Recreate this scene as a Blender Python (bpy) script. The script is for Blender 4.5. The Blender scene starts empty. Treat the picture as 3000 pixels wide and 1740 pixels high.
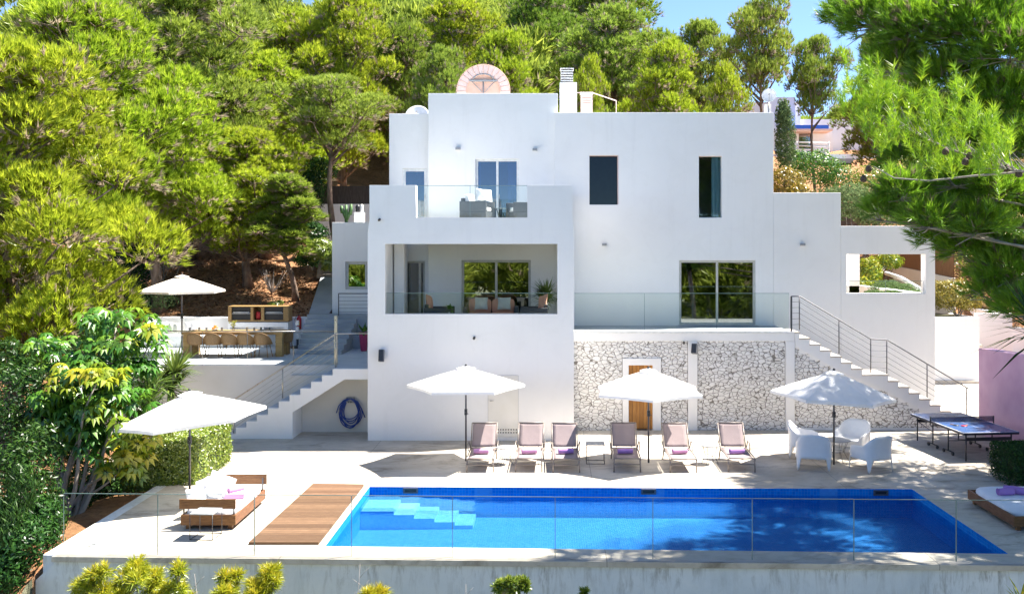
import bpy, math, random
import numpy as np
from mathutils import Vector, Matrix
R = math.radians
scene = bpy.context.scene
COL = scene.collection
# ------------------------------------------------------------------ camera
F, CX, CY, EYE = 2800.0, 1610.0, 720.0, 5.6
cam_data = bpy.data.cameras.new("camera")
cam_data.sensor_width = 36.0
cam_data.lens = F / 3000 * 36
cam_data.shift_x = -(CX - 1500) / 3000
cam_data.shift_y = -(870 - CY) / 3000
cam_data.clip_end = 2000
cam = bpy.data.objects.new("camera", cam_data)
COL.objects.link(cam)
cam.location = (0, 0, EYE)
cam.rotation_euler = (R(90), 0, 0)
scene.camera = cam
# ------------------------------------------------------------------ light
SUN_DIR = Vector((1.27, 0.47, 2.15)).normalized()
elev = math.asin(SUN_DIR.z)
azim = math.atan2(SUN_DIR.x, SUN_DIR.y)
world = bpy.data.worlds.new("World")
scene.world = world
world.use_nodes = True
wn = world.node_tree.nodes
wn.clear()
sky = wn.new("ShaderNodeTexSky")
sky.sky_type = 'NISHITA'
sky.sun_disc = False
sky.sun_elevation = elev
sky.sun_rotation = azim
sky.altitude = 1500
sky.air_density = 0.55
sky.dust_density = 0.3
sky.ozone_density = 3.5
bg = wn.new("ShaderNodeBackground")
bg.inputs[1].default_value = 0.10
wo = wn.new("ShaderNodeOutputWorld")
world.node_tree.links.new(sky.outputs[0], bg.inputs[0])
world.node_tree.links.new(bg.outputs[0], wo.inputs[0])
sd = bpy.data.lights.new("sun", 'SUN')
sd.energy = 4.6
sd.angle = R(0.5)
sd.color = (1.0, 0.93, 0.84)
sun = bpy.data.objects.new("sun", sd)
COL.objects.link(sun)
sun.rotation_euler = SUN_DIR.to_track_quat('Z', 'Y').to_euler()
sun.location = (30, 10, 50)
vs = scene.view_settings
vs.view_transform = 'Standard'
vs.look = 'None'
vs.gamma = 1
vs.exposure = 2.0
cy = scene.cycles
cy.use_denoising = True
cy.max_bounces = 10
cy.diffuse_bounces = 6
cy.glossy_bounces = 4
cy.transmission_bounces = 6
cy.transparent_max_bounces = 16
cy.sample_clamp_indirect = 6
cy.caustics_reflective = False
cy.caustics_refractive = False

# ------------------------------------------------------------------ helpers
def P(px, py, D):
    return Vector(((px - CX) / F * D, D, EYE - (py - CY) / F * D))
def G(px, py, z=0.0):
    return P(px, py, F * (EYE - z) / (py - CY))
def XX(px, D):
    return (px - CX) / F * D
def ZZ(py, D):
    return EYE - (py - CY) / F * D

class MB:
    def __init__(s):
        s.v = []; s.f = []; s.sm = []
    def add(s, vs_, fs, smooth=False):
        o = len(s.v)
        s.v += [tuple(p) for p in vs_]
        for f in fs:
            s.f.append(tuple(i + o for i in f)); s.sm.append(smooth)
        return s
    def box(s, x0, x1, y0, y1, z0, z1):
        v = [(x0,y0,z0),(x1,y0,z0),(x1,y1,z0),(x0,y1,z0),(x0,y0,z1),(x1,y0,z1),(x1,y1,z1),(x0,y1,z1)]
        return s.add(v, [(0,3,2,1),(4,5,6,7),(0,1,5,4),(1,2,6,5),(2,3,7,6),(3,0,4,7)])
    def cbox(s, c, size, rot=None):
        hx, hy, hz = size[0]/2, size[1]/2, size[2]/2
        v = [Vector(p) for p in [(-hx,-hy,-hz),(hx,-hy,-hz),(hx,hy,-hz),(-hx,hy,-hz),(-hx,-hy,hz),(hx,-hy,hz),(hx,hy,hz),(-hx,hy,hz)]]
        if rot is not None: v = [rot @ p for p in v]
        c = Vector(c)
        return s.add([p + c for p in v], [(0,3,2,1),(4,5,6,7),(0,1,5,4),(1,2,6,5),(2,3,7,6),(3,0,4,7)])
    def rbox(s, c, size, r=0.03, n=3, rot=None):
        """box with rounded edges (soft cushions): superellipsoid-like grid"""
        N = 10
        vv, ff = [], []
        hx, hy, hz = size[0]/2, size[1]/2, size[2]/2
        def sg(a, e): return math.copysign(abs(a) ** e, a)
        M = 16
        for i in range(N + 1):
            ph = -math.pi/2 + math.pi * i / N
            for j in range(M):
                th = 2*math.pi*(j + .5)/M
                e = 0.35
                x = hx * sg(math.cos(ph), e) * sg(math.cos(th), e)
                y = hy * sg(math.cos(ph), e) * sg(math.sin(th), e)
                z = hz * sg(math.sin(ph), e)
                p = Vector((x, y, z))
                if rot is not None: p = rot @ p
                vv.append(p + Vector(c))
        for i in range(N):
            for j in range(M):
                ff.append((i*M+j, i*M+(j+1)%M, (i+1)*M+(j+1)%M, (i+1)*M+j))
        return s.add(vv, ff, True)
    def tube(s, pts, r, n=8, cap=True, r1=None):
        pts = [Vector(p) for p in pts]
        if len(pts) < 2: return s
        m = len(pts)
        rr = [r if r1 is None else r + (r1 - r) * i / (m - 1) for i in range(m)] if not isinstance(r, (list, tuple)) else list(r)
        vv = []
        prev = None
        for i, p in enumerate(pts):
            if i == 0: t = pts[1] - pts[0]
            elif i == m - 1: t = pts[-1] - pts[-2]
            else: t = (pts[i+1] - pts[i]).normalized() + (pts[i] - pts[i-1]).normalized()
            if t.length < 1e-9: t = Vector((0,0,1))
            t.normalize()
            if prev is None:
                a = Vector((0,0,1)) if abs(t.z) < .9 else Vector((1,0,0))
                u = t.cross(a).normalized()
            else:
                u = (prev - t * prev.dot(t))
                u = u.normalized() if u.length > 1e-6 else t.orthogonal().normalized()
            prev = u
            w = t.cross(u)
            for k in range(n):
                an = 2*math.pi*k/n
                vv.append(p + (u*math.cos(an) + w*math.sin(an)) * rr[i])
        ff = []
        for i in range(m - 1):
            for k in range(n):
                ff.append((i*n+k, i*n+(k+1)%n, (i+1)*n+(k+1)%n, (i+1)*n+k))
        s.add(vv, ff, True)
        if cap:
            o = len(s.v) - len(vv)
            s.f.append(tuple(o + k for k in reversed(range(n)))); s.sm.append(False)
            s.f.append(tuple(o + (m-1)*n + k for k in range(n))); s.sm.append(False)
        return s
    def lathe(s, prof, c=(0,0,0), n=20):
        vv, ff = [], []
        for r, z in prof:
            for k in range(n):
                a = 2*math.pi*k/n
                vv.append((c[0] + r*math.cos(a), c[1] + r*math.sin(a), c[2] + z))
        for i in range(len(prof)-1):
            for k in range(n):
                ff.append((i*n+k, i*n+(k+1)%n, (i+1)*n+(k+1)%n, (i+1)*n+k))
        s.add(vv, ff, True)
        o = len(s.v) - len(vv)
        if prof[0][0] > 1e-4: s.f.append(tuple(o+k for k in reversed(range(n)))); s.sm.append(False)
        if prof[-1][0] > 1e-4: s.f.append(tuple(o+(len(prof)-1)*n+k for k in range(n))); s.sm.append(False)
        return s
    def prism(s, poly, y0, y1):
        """polygon in xz (counter-clockwise seen from -y), extruded along y"""
        n = len(poly)
        v = [(x, y0, z) for x, z in poly] + [(x, y1, z) for x, z in poly]
        f = [tuple(range(n)), tuple(reversed(range(n, 2*n)))]
        for i in range(n):
            j = (i+1) % n
            f.append((j, i, i+n, j+n))
        return s.add(v, f)
    def zprism(s, poly, z0, z1):
        n = len(poly)
        v = [(x, y, z0) for x, y in poly] + [(x, y, z1) for x, y in poly]
        f = [tuple(reversed(range(n))), tuple(range(n, 2*n))]
        for i in range(n):
            j = (i+1) % n
            f.append((i, j, j+n, i+n))
        return s.add(v, f)
    def wall(s, x0, x1, z0, z1, y0, y1, ops=()):
        """solid wall with rectangular openings (ox0, ox1, oz0, oz1), front at y0"""
        xs = sorted({x0, x1} | {min(max(o[i], x0), x1) for o in ops for i in (0, 1)})
        zs = sorted({z0, z1} | {min(max(o[i], z0), z1) for o in ops for i in (2, 3)})
        def solid(i, j):
            if i < 0 or j < 0 or i >= len(xs)-1 or j >= len(zs)-1: return False
            cx_, cz_ = (xs[i]+xs[i+1])/2, (zs[j]+zs[j+1])/2
            return not any(o[0] < cx_ < o[1] and o[2] < cz_ < o[3] for o in ops)
        for i in range(len(xs)-1):
            for j in range(len(zs)-1):
                if not solid(i, j): continue
                a, b, c, d = xs[i], xs[i+1], zs[j], zs[j+1]
                v = [(a,y0,c),(b,y0,c),(b,y1,c),(a,y1,c),(a,y0,d),(b,y0,d),(b,y1,d),(a,y1,d)]
                f = [(0,1,5,4),(2,3,7,6)]
                if not solid(i, j-1): f.append((0,3,2,1))
                if not solid(i, j+1): f.append((4,5,6,7))
                if not solid(i-1, j): f.append((3,0,4,7))
                if not solid(i+1, j): f.append((1,2,6,5))
                s.add(v, f)
        return s
    def build(s, name, mat, parent=None, off=None, bevel=0.0):
        me = bpy.data.meshes.new(name)
        vv = s.v
        if off is not None:
            vv = [(a-off[0], b-off[1], c-off[2]) for a, b, c in vv]
        me.from_pydata(vv, [], s.f)
        me.polygons.foreach_set("use_smooth", s.sm)
        me.materials.append(mat)
        me.update()
        o = bpy.data.objects.new(name, me)
        COL.objects.link(o)
        if parent is not None: o.parent = parent
        if bevel:
            b = o.modifiers.new("b", 'BEVEL'); b.width = bevel; b.segments = 2; b.limit_method = 'ANGLE'; b.angle_limit = R(50)
            b.harden_normals = False
        return o

def tag(o, label=None, cat=None, group=None, kind=None):
    if label: o["label"] = label
    if cat: o["category"] = cat
    if group: o["group"] = group
    if kind: o["kind"] = kind
    return o
def thing(name, label, cat, loc=(0,0,0), rz=0, group=None):
    o = bpy.data.objects.new(name, None)
    o.empty_display_size = 0.2
    COL.objects.link(o)
    o.location = loc; o.rotation_euler = (0, 0, rz)
    return tag(o, label, cat, group)
def dup(o, loc=None, rz=None, label=None, group=None, parent=None, scale=None):
    kids = [k for k in bpy.data.objects if k.parent is o] if parent is None else KIDS(o)
    c = o.copy(); COL.objects.link(c)
    if parent is not None: c.parent = parent
    if loc is not None: c.location = loc
    if rz is not None: c.rotation_euler = (c.rotation_euler[0], c.rotation_euler[1], rz)
    if scale is not None: c.scale = scale if isinstance(scale, (tuple, list)) else (scale,)*3
    if label: c["label"] = label
    if group: c["group"] = group
    for k in kids: dup(k, parent=c)
    return c
def KIDS(o): return [k for k in bpy.data.objects if k.parent is o]

def np_mesh(name, verts, k, mat, parent=None, attr=None, smooth=False):
    """verts (n*k,3) polygons of k corners each, fast path; attr: per polygon value 'v'"""
    me = bpy.data.meshes.new(name)
    verts = np.asarray(verts, dtype=np.float32)
    nv = len(verts); nf = nv // k
    me.vertices.add(nv); me.loops.add(nv); me.polygons.add(nf)
    me.vertices.foreach_set("co", verts.ravel())
    me.loops.foreach_set("vertex_index", np.arange(nv, dtype=np.int32))
    me.polygons.foreach_set("loop_start", np.arange(0, nv, k, dtype=np.int32))
    me.polygons.foreach_set("loop_total", np.full(nf, k, dtype=np.int32))
    if smooth: me.polygons.foreach_set("use_smooth", np.ones(nf, dtype=bool))
    if attr is not None:
        a = me.attributes.new("v", 'FLOAT', 'POINT')
        a.data.foreach_set("value", np.repeat(np.asarray(attr, dtype=np.float32), k))
    me.materials.append(mat)
    me.update(calc_edges=True)
    o = bpy.data.objects.new(name, me)
    COL.objects.link(o)
    if parent is not None: o.parent = parent
    return o

# ------------------------------------------------------------------ materials
def newmat(name):
    m = bpy.data.materials.new(name); m.use_nodes = True
    nt = m.node_tree
    for n in list(nt.nodes): nt.nodes.remove(n)
    out = nt.nodes.new("ShaderNodeOutputMaterial")
    return m, nt, out
def N(nt, typ, **kw):
    n = nt.nodes.new(typ)
    for k, v in kw.items():
        if k.startswith("i_"):
            key = k[2:]
            key = int(key) if key.isdigit() else key.replace("_", " ")
            n.inputs[key].default_value = v
        else: setattr(n, k, v)
    return n
def L(nt, a, b): nt.links.new(a, b)
def c4(c): return (c[0], c[1], c[2], 1)
def ramp(nt, fac, stops):
    r = nt.nodes.new("ShaderNodeValToRGB")
    el = r.color_ramp.elements
    while len(el) < len(stops): el.new(0.5)
    for e, (p, c) in zip(el, stops):
        e.position = p; e.color = c4(c) if len(c) == 3 else c
    L(nt, fac, r.inputs[0])
    return r
def coords(nt, scale=(1,1,1), obj=True):
    tc = N(nt, "ShaderNodeTexCoord")
    mp = N(nt, "ShaderNodeMapping")
    mp.inputs["Scale"].default_value = scale
    L(nt, tc.outputs["Object" if obj else "Generated"], mp.inputs[0])
    return mp.outputs[0]
def mixc(nt, fac, a, b, mode='MIX'):
    m = N(nt, "ShaderNodeMix", data_type='RGBA', blend_type=mode)
    for sock, val in ((m.inputs[0], fac), (m.inputs[6], a), (m.inputs[7], b)):
        if hasattr(val, "is_linked"): L(nt, val, sock)
        elif isinstance(val, (int, float)): sock.default_value = val
        else: sock.default_value = c4(val)
    return m.outputs[2]
def noise(nt, vec, scale, detail=4, rough=0.55, dist=0.0):
    n = N(nt, "ShaderNodeTexNoise")
    n.inputs["Scale"].default_value = scale; n.inputs["Detail"].default_value = detail
    n.inputs["Roughness"].default_value = rough; n.inputs["Distortion"].default_value = dist
    L(nt, vec, n.inputs["Vector"])
    return n.outputs[0]
def math_(nt, op, a, b=None, c=None, clamp=False):
    m = N(nt, "ShaderNodeMath", operation=op); m.use_clamp = clamp
    for i, val in enumerate((a, b, c)):
        if val is None: continue
        if hasattr(val, "is_linked"): L(nt, val, m.inputs[i])
        else: m.inputs[i].default_value = val
    return m.outputs[0]
def bump(nt, h, strength=0.3, dist=0.01):
    b = N(nt, "ShaderNodeBump"); b.inputs["Strength"].default_value = strength; b.inputs["Distance"].default_value = dist
    L(nt, h, b.inputs["Height"]); return b.outputs[0]
def princ(nt, out, col, rough=0.6, metal=0.0, spec=0.5, normal=None, rsock=None):
    p = N(nt, "ShaderNodeBsdfPrincipled")
    if hasattr(col, "is_linked"): L(nt, col, p.inputs["Base Color"])
    else: p.inputs["Base Color"].default_value = c4(col)
    p.inputs["Roughness"].default_value = rough
    p.inputs["Metallic"].default_value = metal
    p.inputs["Specular IOR Level"].default_value = spec
    if rsock is not None: L(nt, rsock, p.inputs["Roughness"])
    if normal is not None: L(nt, normal, p.inputs["Normal"])
    L(nt, p.outputs[0], out.inputs[0])
    return p
def m_noisy(name, a, b, scale=6, rough=0.6, bs=0.2, bscale=60, metal=0, spec=0.5, stretch=(1,1,1), bdist=0.004):
    m, nt, out = newmat(name)
    v = coords(nt, stretch)
    f = noise(nt, v, scale, 5)
    r = ramp(nt, f, [(0.35, a), (0.65, b)])
    nb = bump(nt, noise(nt, v, bscale, 3), bs, bdist)
    princ(nt, out, r.outputs[0], rough, metal, spec, nb)
    return m
def m_plaster():
    m, nt, out = newmat("white_plaster")
    v = coords(nt)
    big = noise(nt, v, 0.35, 5, 0.6)
    r = ramp(nt, big, [(0.3, (.79,.785,.775)), (0.7, (.85,.845,.83))])
    vs_ = coords(nt, (1.6, 1.6, 0.12))
    st = noise(nt, vs_, 2.2, 6, 0.65)
    stm = ramp(nt, st, [(0.56, (0,0,0)), (0.8, (1,1,1))])
    f = math_(nt, 'MULTIPLY', stm.outputs[0], 0.22)
    col = mixc(nt, f, r.outputs[0], (.60,.59,.57))
    pt = noise(nt, v, 1.1, 7, 0.7, 1.0)
    col = mixc(nt, math_(nt, 'MULTIPLY', ramp(nt, pt, [(0.52,(0,0,0)),(0.58,(1,1,1))]).outputs[0], 0.10), col, (.70,.69,.66))
    b1 = noise(nt, v, 3, 4); b2 = noise(nt, v, 70, 3)
    h = math_(nt, 'ADD', math_(nt, 'MULTIPLY', b1, 1.0), math_(nt, 'MULTIPLY', b2, 0.12))
    princ(nt, out, col, 0.85, 0, 0.25, bump(nt, h, 0.25, 0.02))
    return m
def m_concrete_wall():
    m, nt, out = newmat("stained_render")
    v = coords(nt)
    a = noise(nt, v, 0.7, 6, 0.65, 0.4)
    r = ramp(nt, a, [(0.3, (.56,.60,.62)), (0.5, (.67,.70,.715)), (0.72, (.76,.77,.77))])
    # dirt runs under the coping
    tc = N(nt, "ShaderNodeTexCoord"); sx = N(nt, "ShaderNodeSeparateXYZ"); L(nt, tc.outputs["Object"], sx.inputs[0])
    d = math_(nt, 'MULTIPLY_ADD', sx.outputs[2], 0.95, 1.12, clamp=True)   # 1 at the top, 0 one metre down
    vs_ = coords(nt, (2.6, 2.6, 0.5))
    st = noise(nt, vs_, 3, 8, 0.75, 0.4)
    s2 = noise(nt, coords(nt, (.9,.9,.9)), 0.8, 3)
    f = math_(nt, 'MULTIPLY', math_(nt, 'MULTIPLY', ramp(nt, st, [(0.48,(0,0,0)),(0.66,(1,1,1))]).outputs[0], math_(nt, 'POWER', d, 1.3)), ramp(nt, s2, [(0.4,(0.15,)*3),(0.65,(1,)*3)]).outputs[0])
    col = mixc(nt, math_(nt, 'MULTIPLY', f, 0.9), r.outputs[0], (.20,.185,.15))
    sp = noise(nt, v, 14, 6, 0.8)
    col = mixc(nt, math_(nt, 'MULTIPLY', ramp(nt, sp, [(0.6,(0,0,0)),(0.75,(1,1,1))]).outputs[0], 0.35), col, (.36,.35,.32))
    princ(nt, out, col, 0.9, 0, 0.2, bump(nt, math_(nt,'ADD',noise(nt, v, 5, 5), math_(nt,'MULTIPLY',noise(nt, v, 50, 4), .3)), 0.4, 0.02))
    return m
def m_deck(name="patio_stone"):
    m, nt, out = newmat(name)
    v = coords(nt)
    a = noise(nt, v, 0.28, 6, 0.6, 0.6)
    r = ramp(nt, a, [(0.28, (.40,.345,.275)), (0.48, (.54,.485,.405)), (0.72, (.62,.575,.50))])
    b = noise(nt, coords(nt, (1, 2.2, 1)), 2.1, 7, 0.72, 0.8)
    col = mixc(nt, math_(nt, 'MULTIPLY', ramp(nt, b, [(0.48,(0,0,0)),(0.7,(1,1,1))]).outputs[0], 0.6), r.outputs[0], (.33,.285,.22))
    c = noise(nt, v, 38, 6, 0.75)
    col = mixc(nt, math_(nt, 'MULTIPLY', ramp(nt, c, [(0.5,(0,0,0)),(0.7,(1,1,1))]).outputs[0], 0.25), col, (.42,.38,.32))
    dk = noise(nt, coords(nt, (.55, 1.1, 1)), 0.9, 8, 0.72, 1.2)
    col = mixc(nt, math_(nt, 'MULTIPLY', ramp(nt, dk, [(0.52,(0,0,0)),(0.68,(1,1,1))]).outputs[0], 0.75), col, (.17,.14,.10))
    # darker blotches towards the foot of the house
    st = noise(nt, v, 1.2, 6, 0.7)
    tc = N(nt, "ShaderNodeTexCoord"); sx = N(nt, "ShaderNodeSeparateXYZ"); L(nt, tc.outputs["Object"], sx.inputs[0])
    def joint(sock, at, w=0.006):
        return math_(nt, 'LESS_THAN', math_(nt, 'ABSOLUTE', math_(nt, 'SUBTRACT', sock, at)), w)
    j = joint(sx.outputs[0], 1.02)
    for at in (6.86, -4.85, 12.7): j = math_(nt, 'MAXIMUM', j, joint(sx.outputs[0], at))
    for at in (26.6,): j = math_(nt, 'MAXIMUM', j, joint(sx.outputs[1], at, .005))
    yd = math_(nt, 'MULTIPLY_ADD', sx.outputs[1], 0.9, -23.9, clamp=True)
    dm = math_(nt, 'MULTIPLY', yd, ramp(nt, st, [(0.4,(0.1,)*3),(0.62,(1,)*3)]).outputs[0])
    col = mixc(nt, math_(nt, 'MULTIPLY', dm, 0.42), col, (.30,.27,.22))
    col = mixc(nt, j, col, (.22,.2,.17))
    h = math_(nt, 'ADD', noise(nt, v, 8, 5), math_(nt, 'MULTIPLY', noise(nt, v, 90, 3), .3))
    princ(nt, out, col, 0.8, 0, 0.3, bump(nt, h, 0.25, 0.01))
    return m
def m_stonewall():
    m, nt, out = newmat("white_rubble_stone")
    tc = N(nt, "ShaderNodeTexCoord")
    mp = N(nt, "ShaderNodeMapping"); L(nt, tc.outputs["Object"], mp.inputs[0])
    mp.inputs["Scale"].default_value = (6.6, 0.0, 10.4)
    wn_ = N(nt, "ShaderNodeTexNoise"); wn_.inputs["Scale"].default_value = 1.3; wn_.inputs["Detail"].default_value = 4
    L(nt, mp.outputs[0], wn_.inputs["Vector"])
    wa = N(nt, "ShaderNodeVectorMath", operation='MULTIPLY_ADD')
    L(nt, wn_.outputs["Color"], wa.inputs[0]); wa.inputs[1].default_value = (.45, 0, .45); L(nt, mp.outputs[0], wa.inputs[2])
    vo = N(nt, "ShaderNodeTexVoronoi", feature='DISTANCE_TO_EDGE'); vo.inputs["Scale"].default_value = 1; vo.inputs["Randomness"].default_value = 1.0
    L(nt, wa.outputs[0], vo.inputs["Vector"])
    vc = N(nt, "ShaderNodeTexVoronoi", feature='F1'); vc.inputs["Scale"].default_value = 1
    L(nt, wa.outputs[0], vc.inputs["Vector"])
    n2 = noise(nt, mp.outputs[0], 0.9, 4, 0.7)
    w = math_(nt, 'MULTIPLY_ADD', n2, 0.15, -0.052)            # joint width changes along the wall
    edge = math_(nt, 'SMOOTH_MIN', vo.outputs["Distance"], 0.3, 0.1)
    e2 = math_(nt, 'SUBTRACT', vo.outputs["Distance"], w)
    mask = ramp(nt, e2, [(0.0, (0,0,0)), (0.05, (1,1,1))])
    sepc = N(nt, "ShaderNodeSeparateColor"); L(nt, vc.outputs["Color"], sepc.inputs[0])
    stone = ramp(nt, sepc.outputs[0], [(0.0, (.74,.725,.70)), (0.5, (.80,.79,.775)), (1.0, (.85,.845,.83))])
    s3 = noise(nt, coords(nt), 9, 5, 0.7)
    stc = mixc(nt, math_(nt, 'MULTIPLY', s3, 0.25), stone.outputs[0], (.55,.50,.45))
    col = mixc(nt, mask.outputs[0], (.20,.185,.165), stc)
    hh = math_(nt, 'ADD', math_(nt, 'MULTIPLY', ramp(nt, vo.outputs["Distance"], [(0.0,(0,0,0)),(0.22,(1,1,1))]).outputs[0], 1.0), math_(nt, 'MULTIPLY', s3, 0.35))
    princ(nt, out, col, 0.9, 0, 0.2, bump(nt, hh, 0.5, 0.025))
    return m
def m_wood(name, a, b, c, grain=(1,1,1), rough=0.6, plank=None, scale=5):
    """plank=(axis, width): dark gaps between boards"""
    m, nt, out = newmat(name)
    v = coords(nt, grain)
    n1 = noise(nt, v, scale, 7, 0.65, 0.6)
    col = ramp(nt, n1, [(0.3, a), (0.5, b), (0.72, c)]).outputs[0]
    h = n1
    if plank:
        tc = N(nt, "ShaderNodeTexCoord"); sx = N(nt, "ShaderNodeSeparateXYZ"); L(nt, tc.outputs["Object"], sx.inputs[0])
        s_ = math_(nt, 'DIVIDE', sx.outputs[plank[0]], plank[1])
        fl = math_(nt, 'FLOOR', s_); fr = math_(nt, 'FRACT', s_)
        wn2 = N(nt, "ShaderNodeTexWhiteNoise", noise_dimensions='1D'); L(nt, fl, wn2.inputs["W"])
        col = mixc(nt, math_(nt, 'MULTIPLY', wn2.outputs[0], 0.85), col, (a[0]*.75, a[1]*.72, a[2]*.7))
        gap = math_(nt, 'LESS_THAN', math_(nt, 'ABSOLUTE', math_(nt, 'SUBTRACT', fr, 0.5)), 0.46)
        col = mixc(nt, gap, (.03,.02,.015), col)
        h = math_(nt, 'MULTIPLY', n1, gap)
    princ(nt, out, col, rough, 0, 0.35, bump(nt, h, 0.4, 0.006))
    return m
def m_plain(name, c, rough=0.5, metal=0.0, spec=0.5, var=0.12):
    m, nt, out = newmat(name)
    f = noise(nt, coords(nt), 7, 4)
    r = ramp(nt, f, [(0.3, tuple(x*(1-var) for x in c)), (0.7, tuple(min(1, x*(1+var)) for x in c))])
    rr = math_(nt, 'MULTIPLY_ADD', f, 0.2, rough - 0.1, clamp=True)
    princ(nt, out, r.outputs[0], rough, metal, spec, None, rr)
    return m
def m_fabric(name, c, trans=0.0, weave=300, var=0.06):
    m, nt, out = newmat(name)
    v = coords(nt)
    f = noise(nt, v, 3.0, 4)
    r = ramp(nt, f, [(0.3, tuple(x*(1-var) for x in c)), (0.7, tuple(min(1, x*(1+var)) for x in c))])
    nb = bump(nt, math_(nt, 'ADD', noise(nt, v, weave, 2), math_(nt, 'MULTIPLY', noise(nt, v, 7, 3), 3.0)), 0.3, 0.006)
    d = N(nt, "ShaderNodeBsdfDiffuse"); L(nt, r.outputs[0], d.inputs[0]); L(nt, nb, d.inputs["Normal"])
    if trans > 0:
        t = N(nt, "ShaderNodeBsdfTranslucent"); L(nt, r.outputs[0], t.inputs[0])
        mx = N(nt, "ShaderNodeMixShader"); mx.inputs[0].default_value = trans
        L(nt, d.outputs[0], mx.inputs[1]); L(nt, t.outputs[0], mx.inputs[2]); L(nt, mx.outputs[0], out.inputs[0])
    else: L(nt, d.outputs[0], out.inputs[0])
    return m
def m_glass(name, tint=(.935,.97,.95), base=0.03, power=0.8):
    m, nt, out = newmat(name)
    fr = N(nt, "ShaderNodeFresnel"); fr.inputs[0].default_value = 1.5
    f = math_(nt, 'MULTIPLY_ADD', fr.outputs[0], power, base - 0.04, clamp=True)
    t = N(nt, "ShaderNodeBsdfTransparent"); t.inputs[0].default_value = c4(tint)
    g = N(nt, "ShaderNodeBsdfGlossy"); g.inputs["Roughness"].default_value = 0.0
    mx = N(nt, "ShaderNodeMixShader")
    L(nt, f, mx.inputs[0]); L(nt, t.outputs[0], mx.inputs[1]); L(nt, g.outputs[0], mx.inputs[2]); L(nt, mx.outputs[0], out.inputs[0])
    return m
def m_leaf(name, cols, trans=0.35, gloss=0.0, dead=None, huevar=True):
    """cols: list of 3 leaf colours picked per leaf by the attribute v; dead: colour of twigs"""
    m, nt, out = newmat(name)
    at = N(nt, "ShaderNodeAttribute", attribute_name="v")
    stops = []
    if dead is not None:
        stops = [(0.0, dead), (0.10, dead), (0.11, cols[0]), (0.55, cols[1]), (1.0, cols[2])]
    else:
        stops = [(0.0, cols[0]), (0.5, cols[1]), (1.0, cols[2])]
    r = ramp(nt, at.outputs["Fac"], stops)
    oi = N(nt, "ShaderNodeObjectInfo")
    nz = noise(nt, coords(nt), 0.55, 3)
    hs = N(nt, "ShaderNodeHueSaturation")
    L(nt, math_(nt, 'MULTIPLY_ADD', oi.outputs["Random"], 0.022, 0.486), hs.inputs["Hue"])
    L(nt, math_(nt, 'MULTIPLY_ADD', nz, 0.7, 0.65), hs.inputs["Value"])
    hs.inputs["Saturation"].default_value = 1.0
    L(nt, r.outputs[0], hs.inputs["Color"])
    d = N(nt, "ShaderNodeBsdfDiffuse"); L(nt, hs.outputs[0], d.inputs[0])
    t = N(nt, "ShaderNodeBsdfTranslucent"); L(nt, hs.outputs[0], t.inputs[0])
    mx = N(nt, "ShaderNodeMixShader"); mx.inputs[0].default_value = trans
    L(nt, d.outputs[0], mx.inputs[1]); L(nt, t.outputs[0], mx.inputs[2])
    last = mx.outputs[0]
    if gloss > 0:
        g = N(nt, "ShaderNodeBsdfGlossy"); g.inputs["Roughness"].default_value = 0.35
        m2 = N(nt, "ShaderNodeMixShader"); m2.inputs[0].default_value = gloss
        L(nt, last, m2.inputs[1]); L(nt, g.outputs[0], m2.inputs[2]); last = m2.outputs[0]
    L(nt, last, out.inputs[0])
    return m

M = {}
M['plaster'] = m_plaster()
M['concrete'] = m_concrete_wall()
M['deck'] = m_deck()
M['stone'] = m_stonewall()
M['greytile'] = m_noisy('grey_paving', (.30,.33,.36), (.38,.41,.44), 1.2, 0.7)
M['step'] = m_noisy('beige_step', (.42,.37,.31), (.58,.53,.46), 3, 0.7)
M['whitestep'] = m_noisy('pale_grey_step', (.45,.49,.53), (.54,.57,.60), 1.5, 0.7)
M['frame'] = m_plain('greige_aluminium', (.50,.49,.45), 0.4, 0.0)
M['wframe'] = m_plain('white_frame', (.70,.72,.72), 0.4)
M['steel'] = m_plain('brushed_steel', (.45,.43,.39), 0.3, 0.9)
M['dsteel'] = m_plain('dark_steel', (.10,.10,.11), 0.4, 0.7)
M['grey_metal'] = m_plain('taupe_powder_coat', (.23,.20,.18), 0.45, 0.3)
M['black'] = m_plain('black_plastic', (.025,.026,.03), 0.4)
M['dgrey'] = m_plain('dark_grey_housing', (.10,.105,.115), 0.5)
M['lgrey'] = m_plain('grey_lamp_body', (.30,.31,.32), 0.4)
M['glass'] = m_glass('balustrade_glass')
M['fence_glass'] = m_glass('clear_fence_glass', (.965,.985,.975), .005, .45)
M['gedge'] = m_plain('glass_edge', (.16,.25,.24), 0.15, 0, 0.8)
M['pane'] = m_glass('window_pane', (.88,.95,.96), 0.08, 0.9)
M['pane_dark'] = m_glass('dark_window_pane', (.36,.40,.38), 0.34, 0.9)
M['pane_sky'] = m_glass('sky_tinted_pane', (.12,.46,.70), 0.13, 0.9)  # blue tint paints in the sky reflected by the upper panes
M['pane_dim'] = m_glass('dim_window_pane', (.25,.42,.42), 0.03, 0.9)
M['room'] = m_plain('room_paint', (.55,.53,.50), 0.8)
M['curtain'] = m_fabric('pale_curtain', (.50,.72,.78), 0.3, 60)
M['canvas'] = m_fabric('white_canvas', (.88,.88,.87), 0.3)
M['canvas_ecru'] = m_fabric('ecru_canvas', (.72,.67,.60), 0.22)
M['sling'] = m_fabric('mauve_sling', (.34,.28,.28), 0.15, 400)
M['towel_pink'] = m_fabric('pink_towel', (.62,.32,.52), 0.0, 120)
M['towel_lilac'] = m_fabric('lilac_towel', (.40,.22,.52), 0.0, 120)
M['mattress'] = m_fabric('white_mattress', (.78,.79,.82), 0.0, 200)
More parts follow.
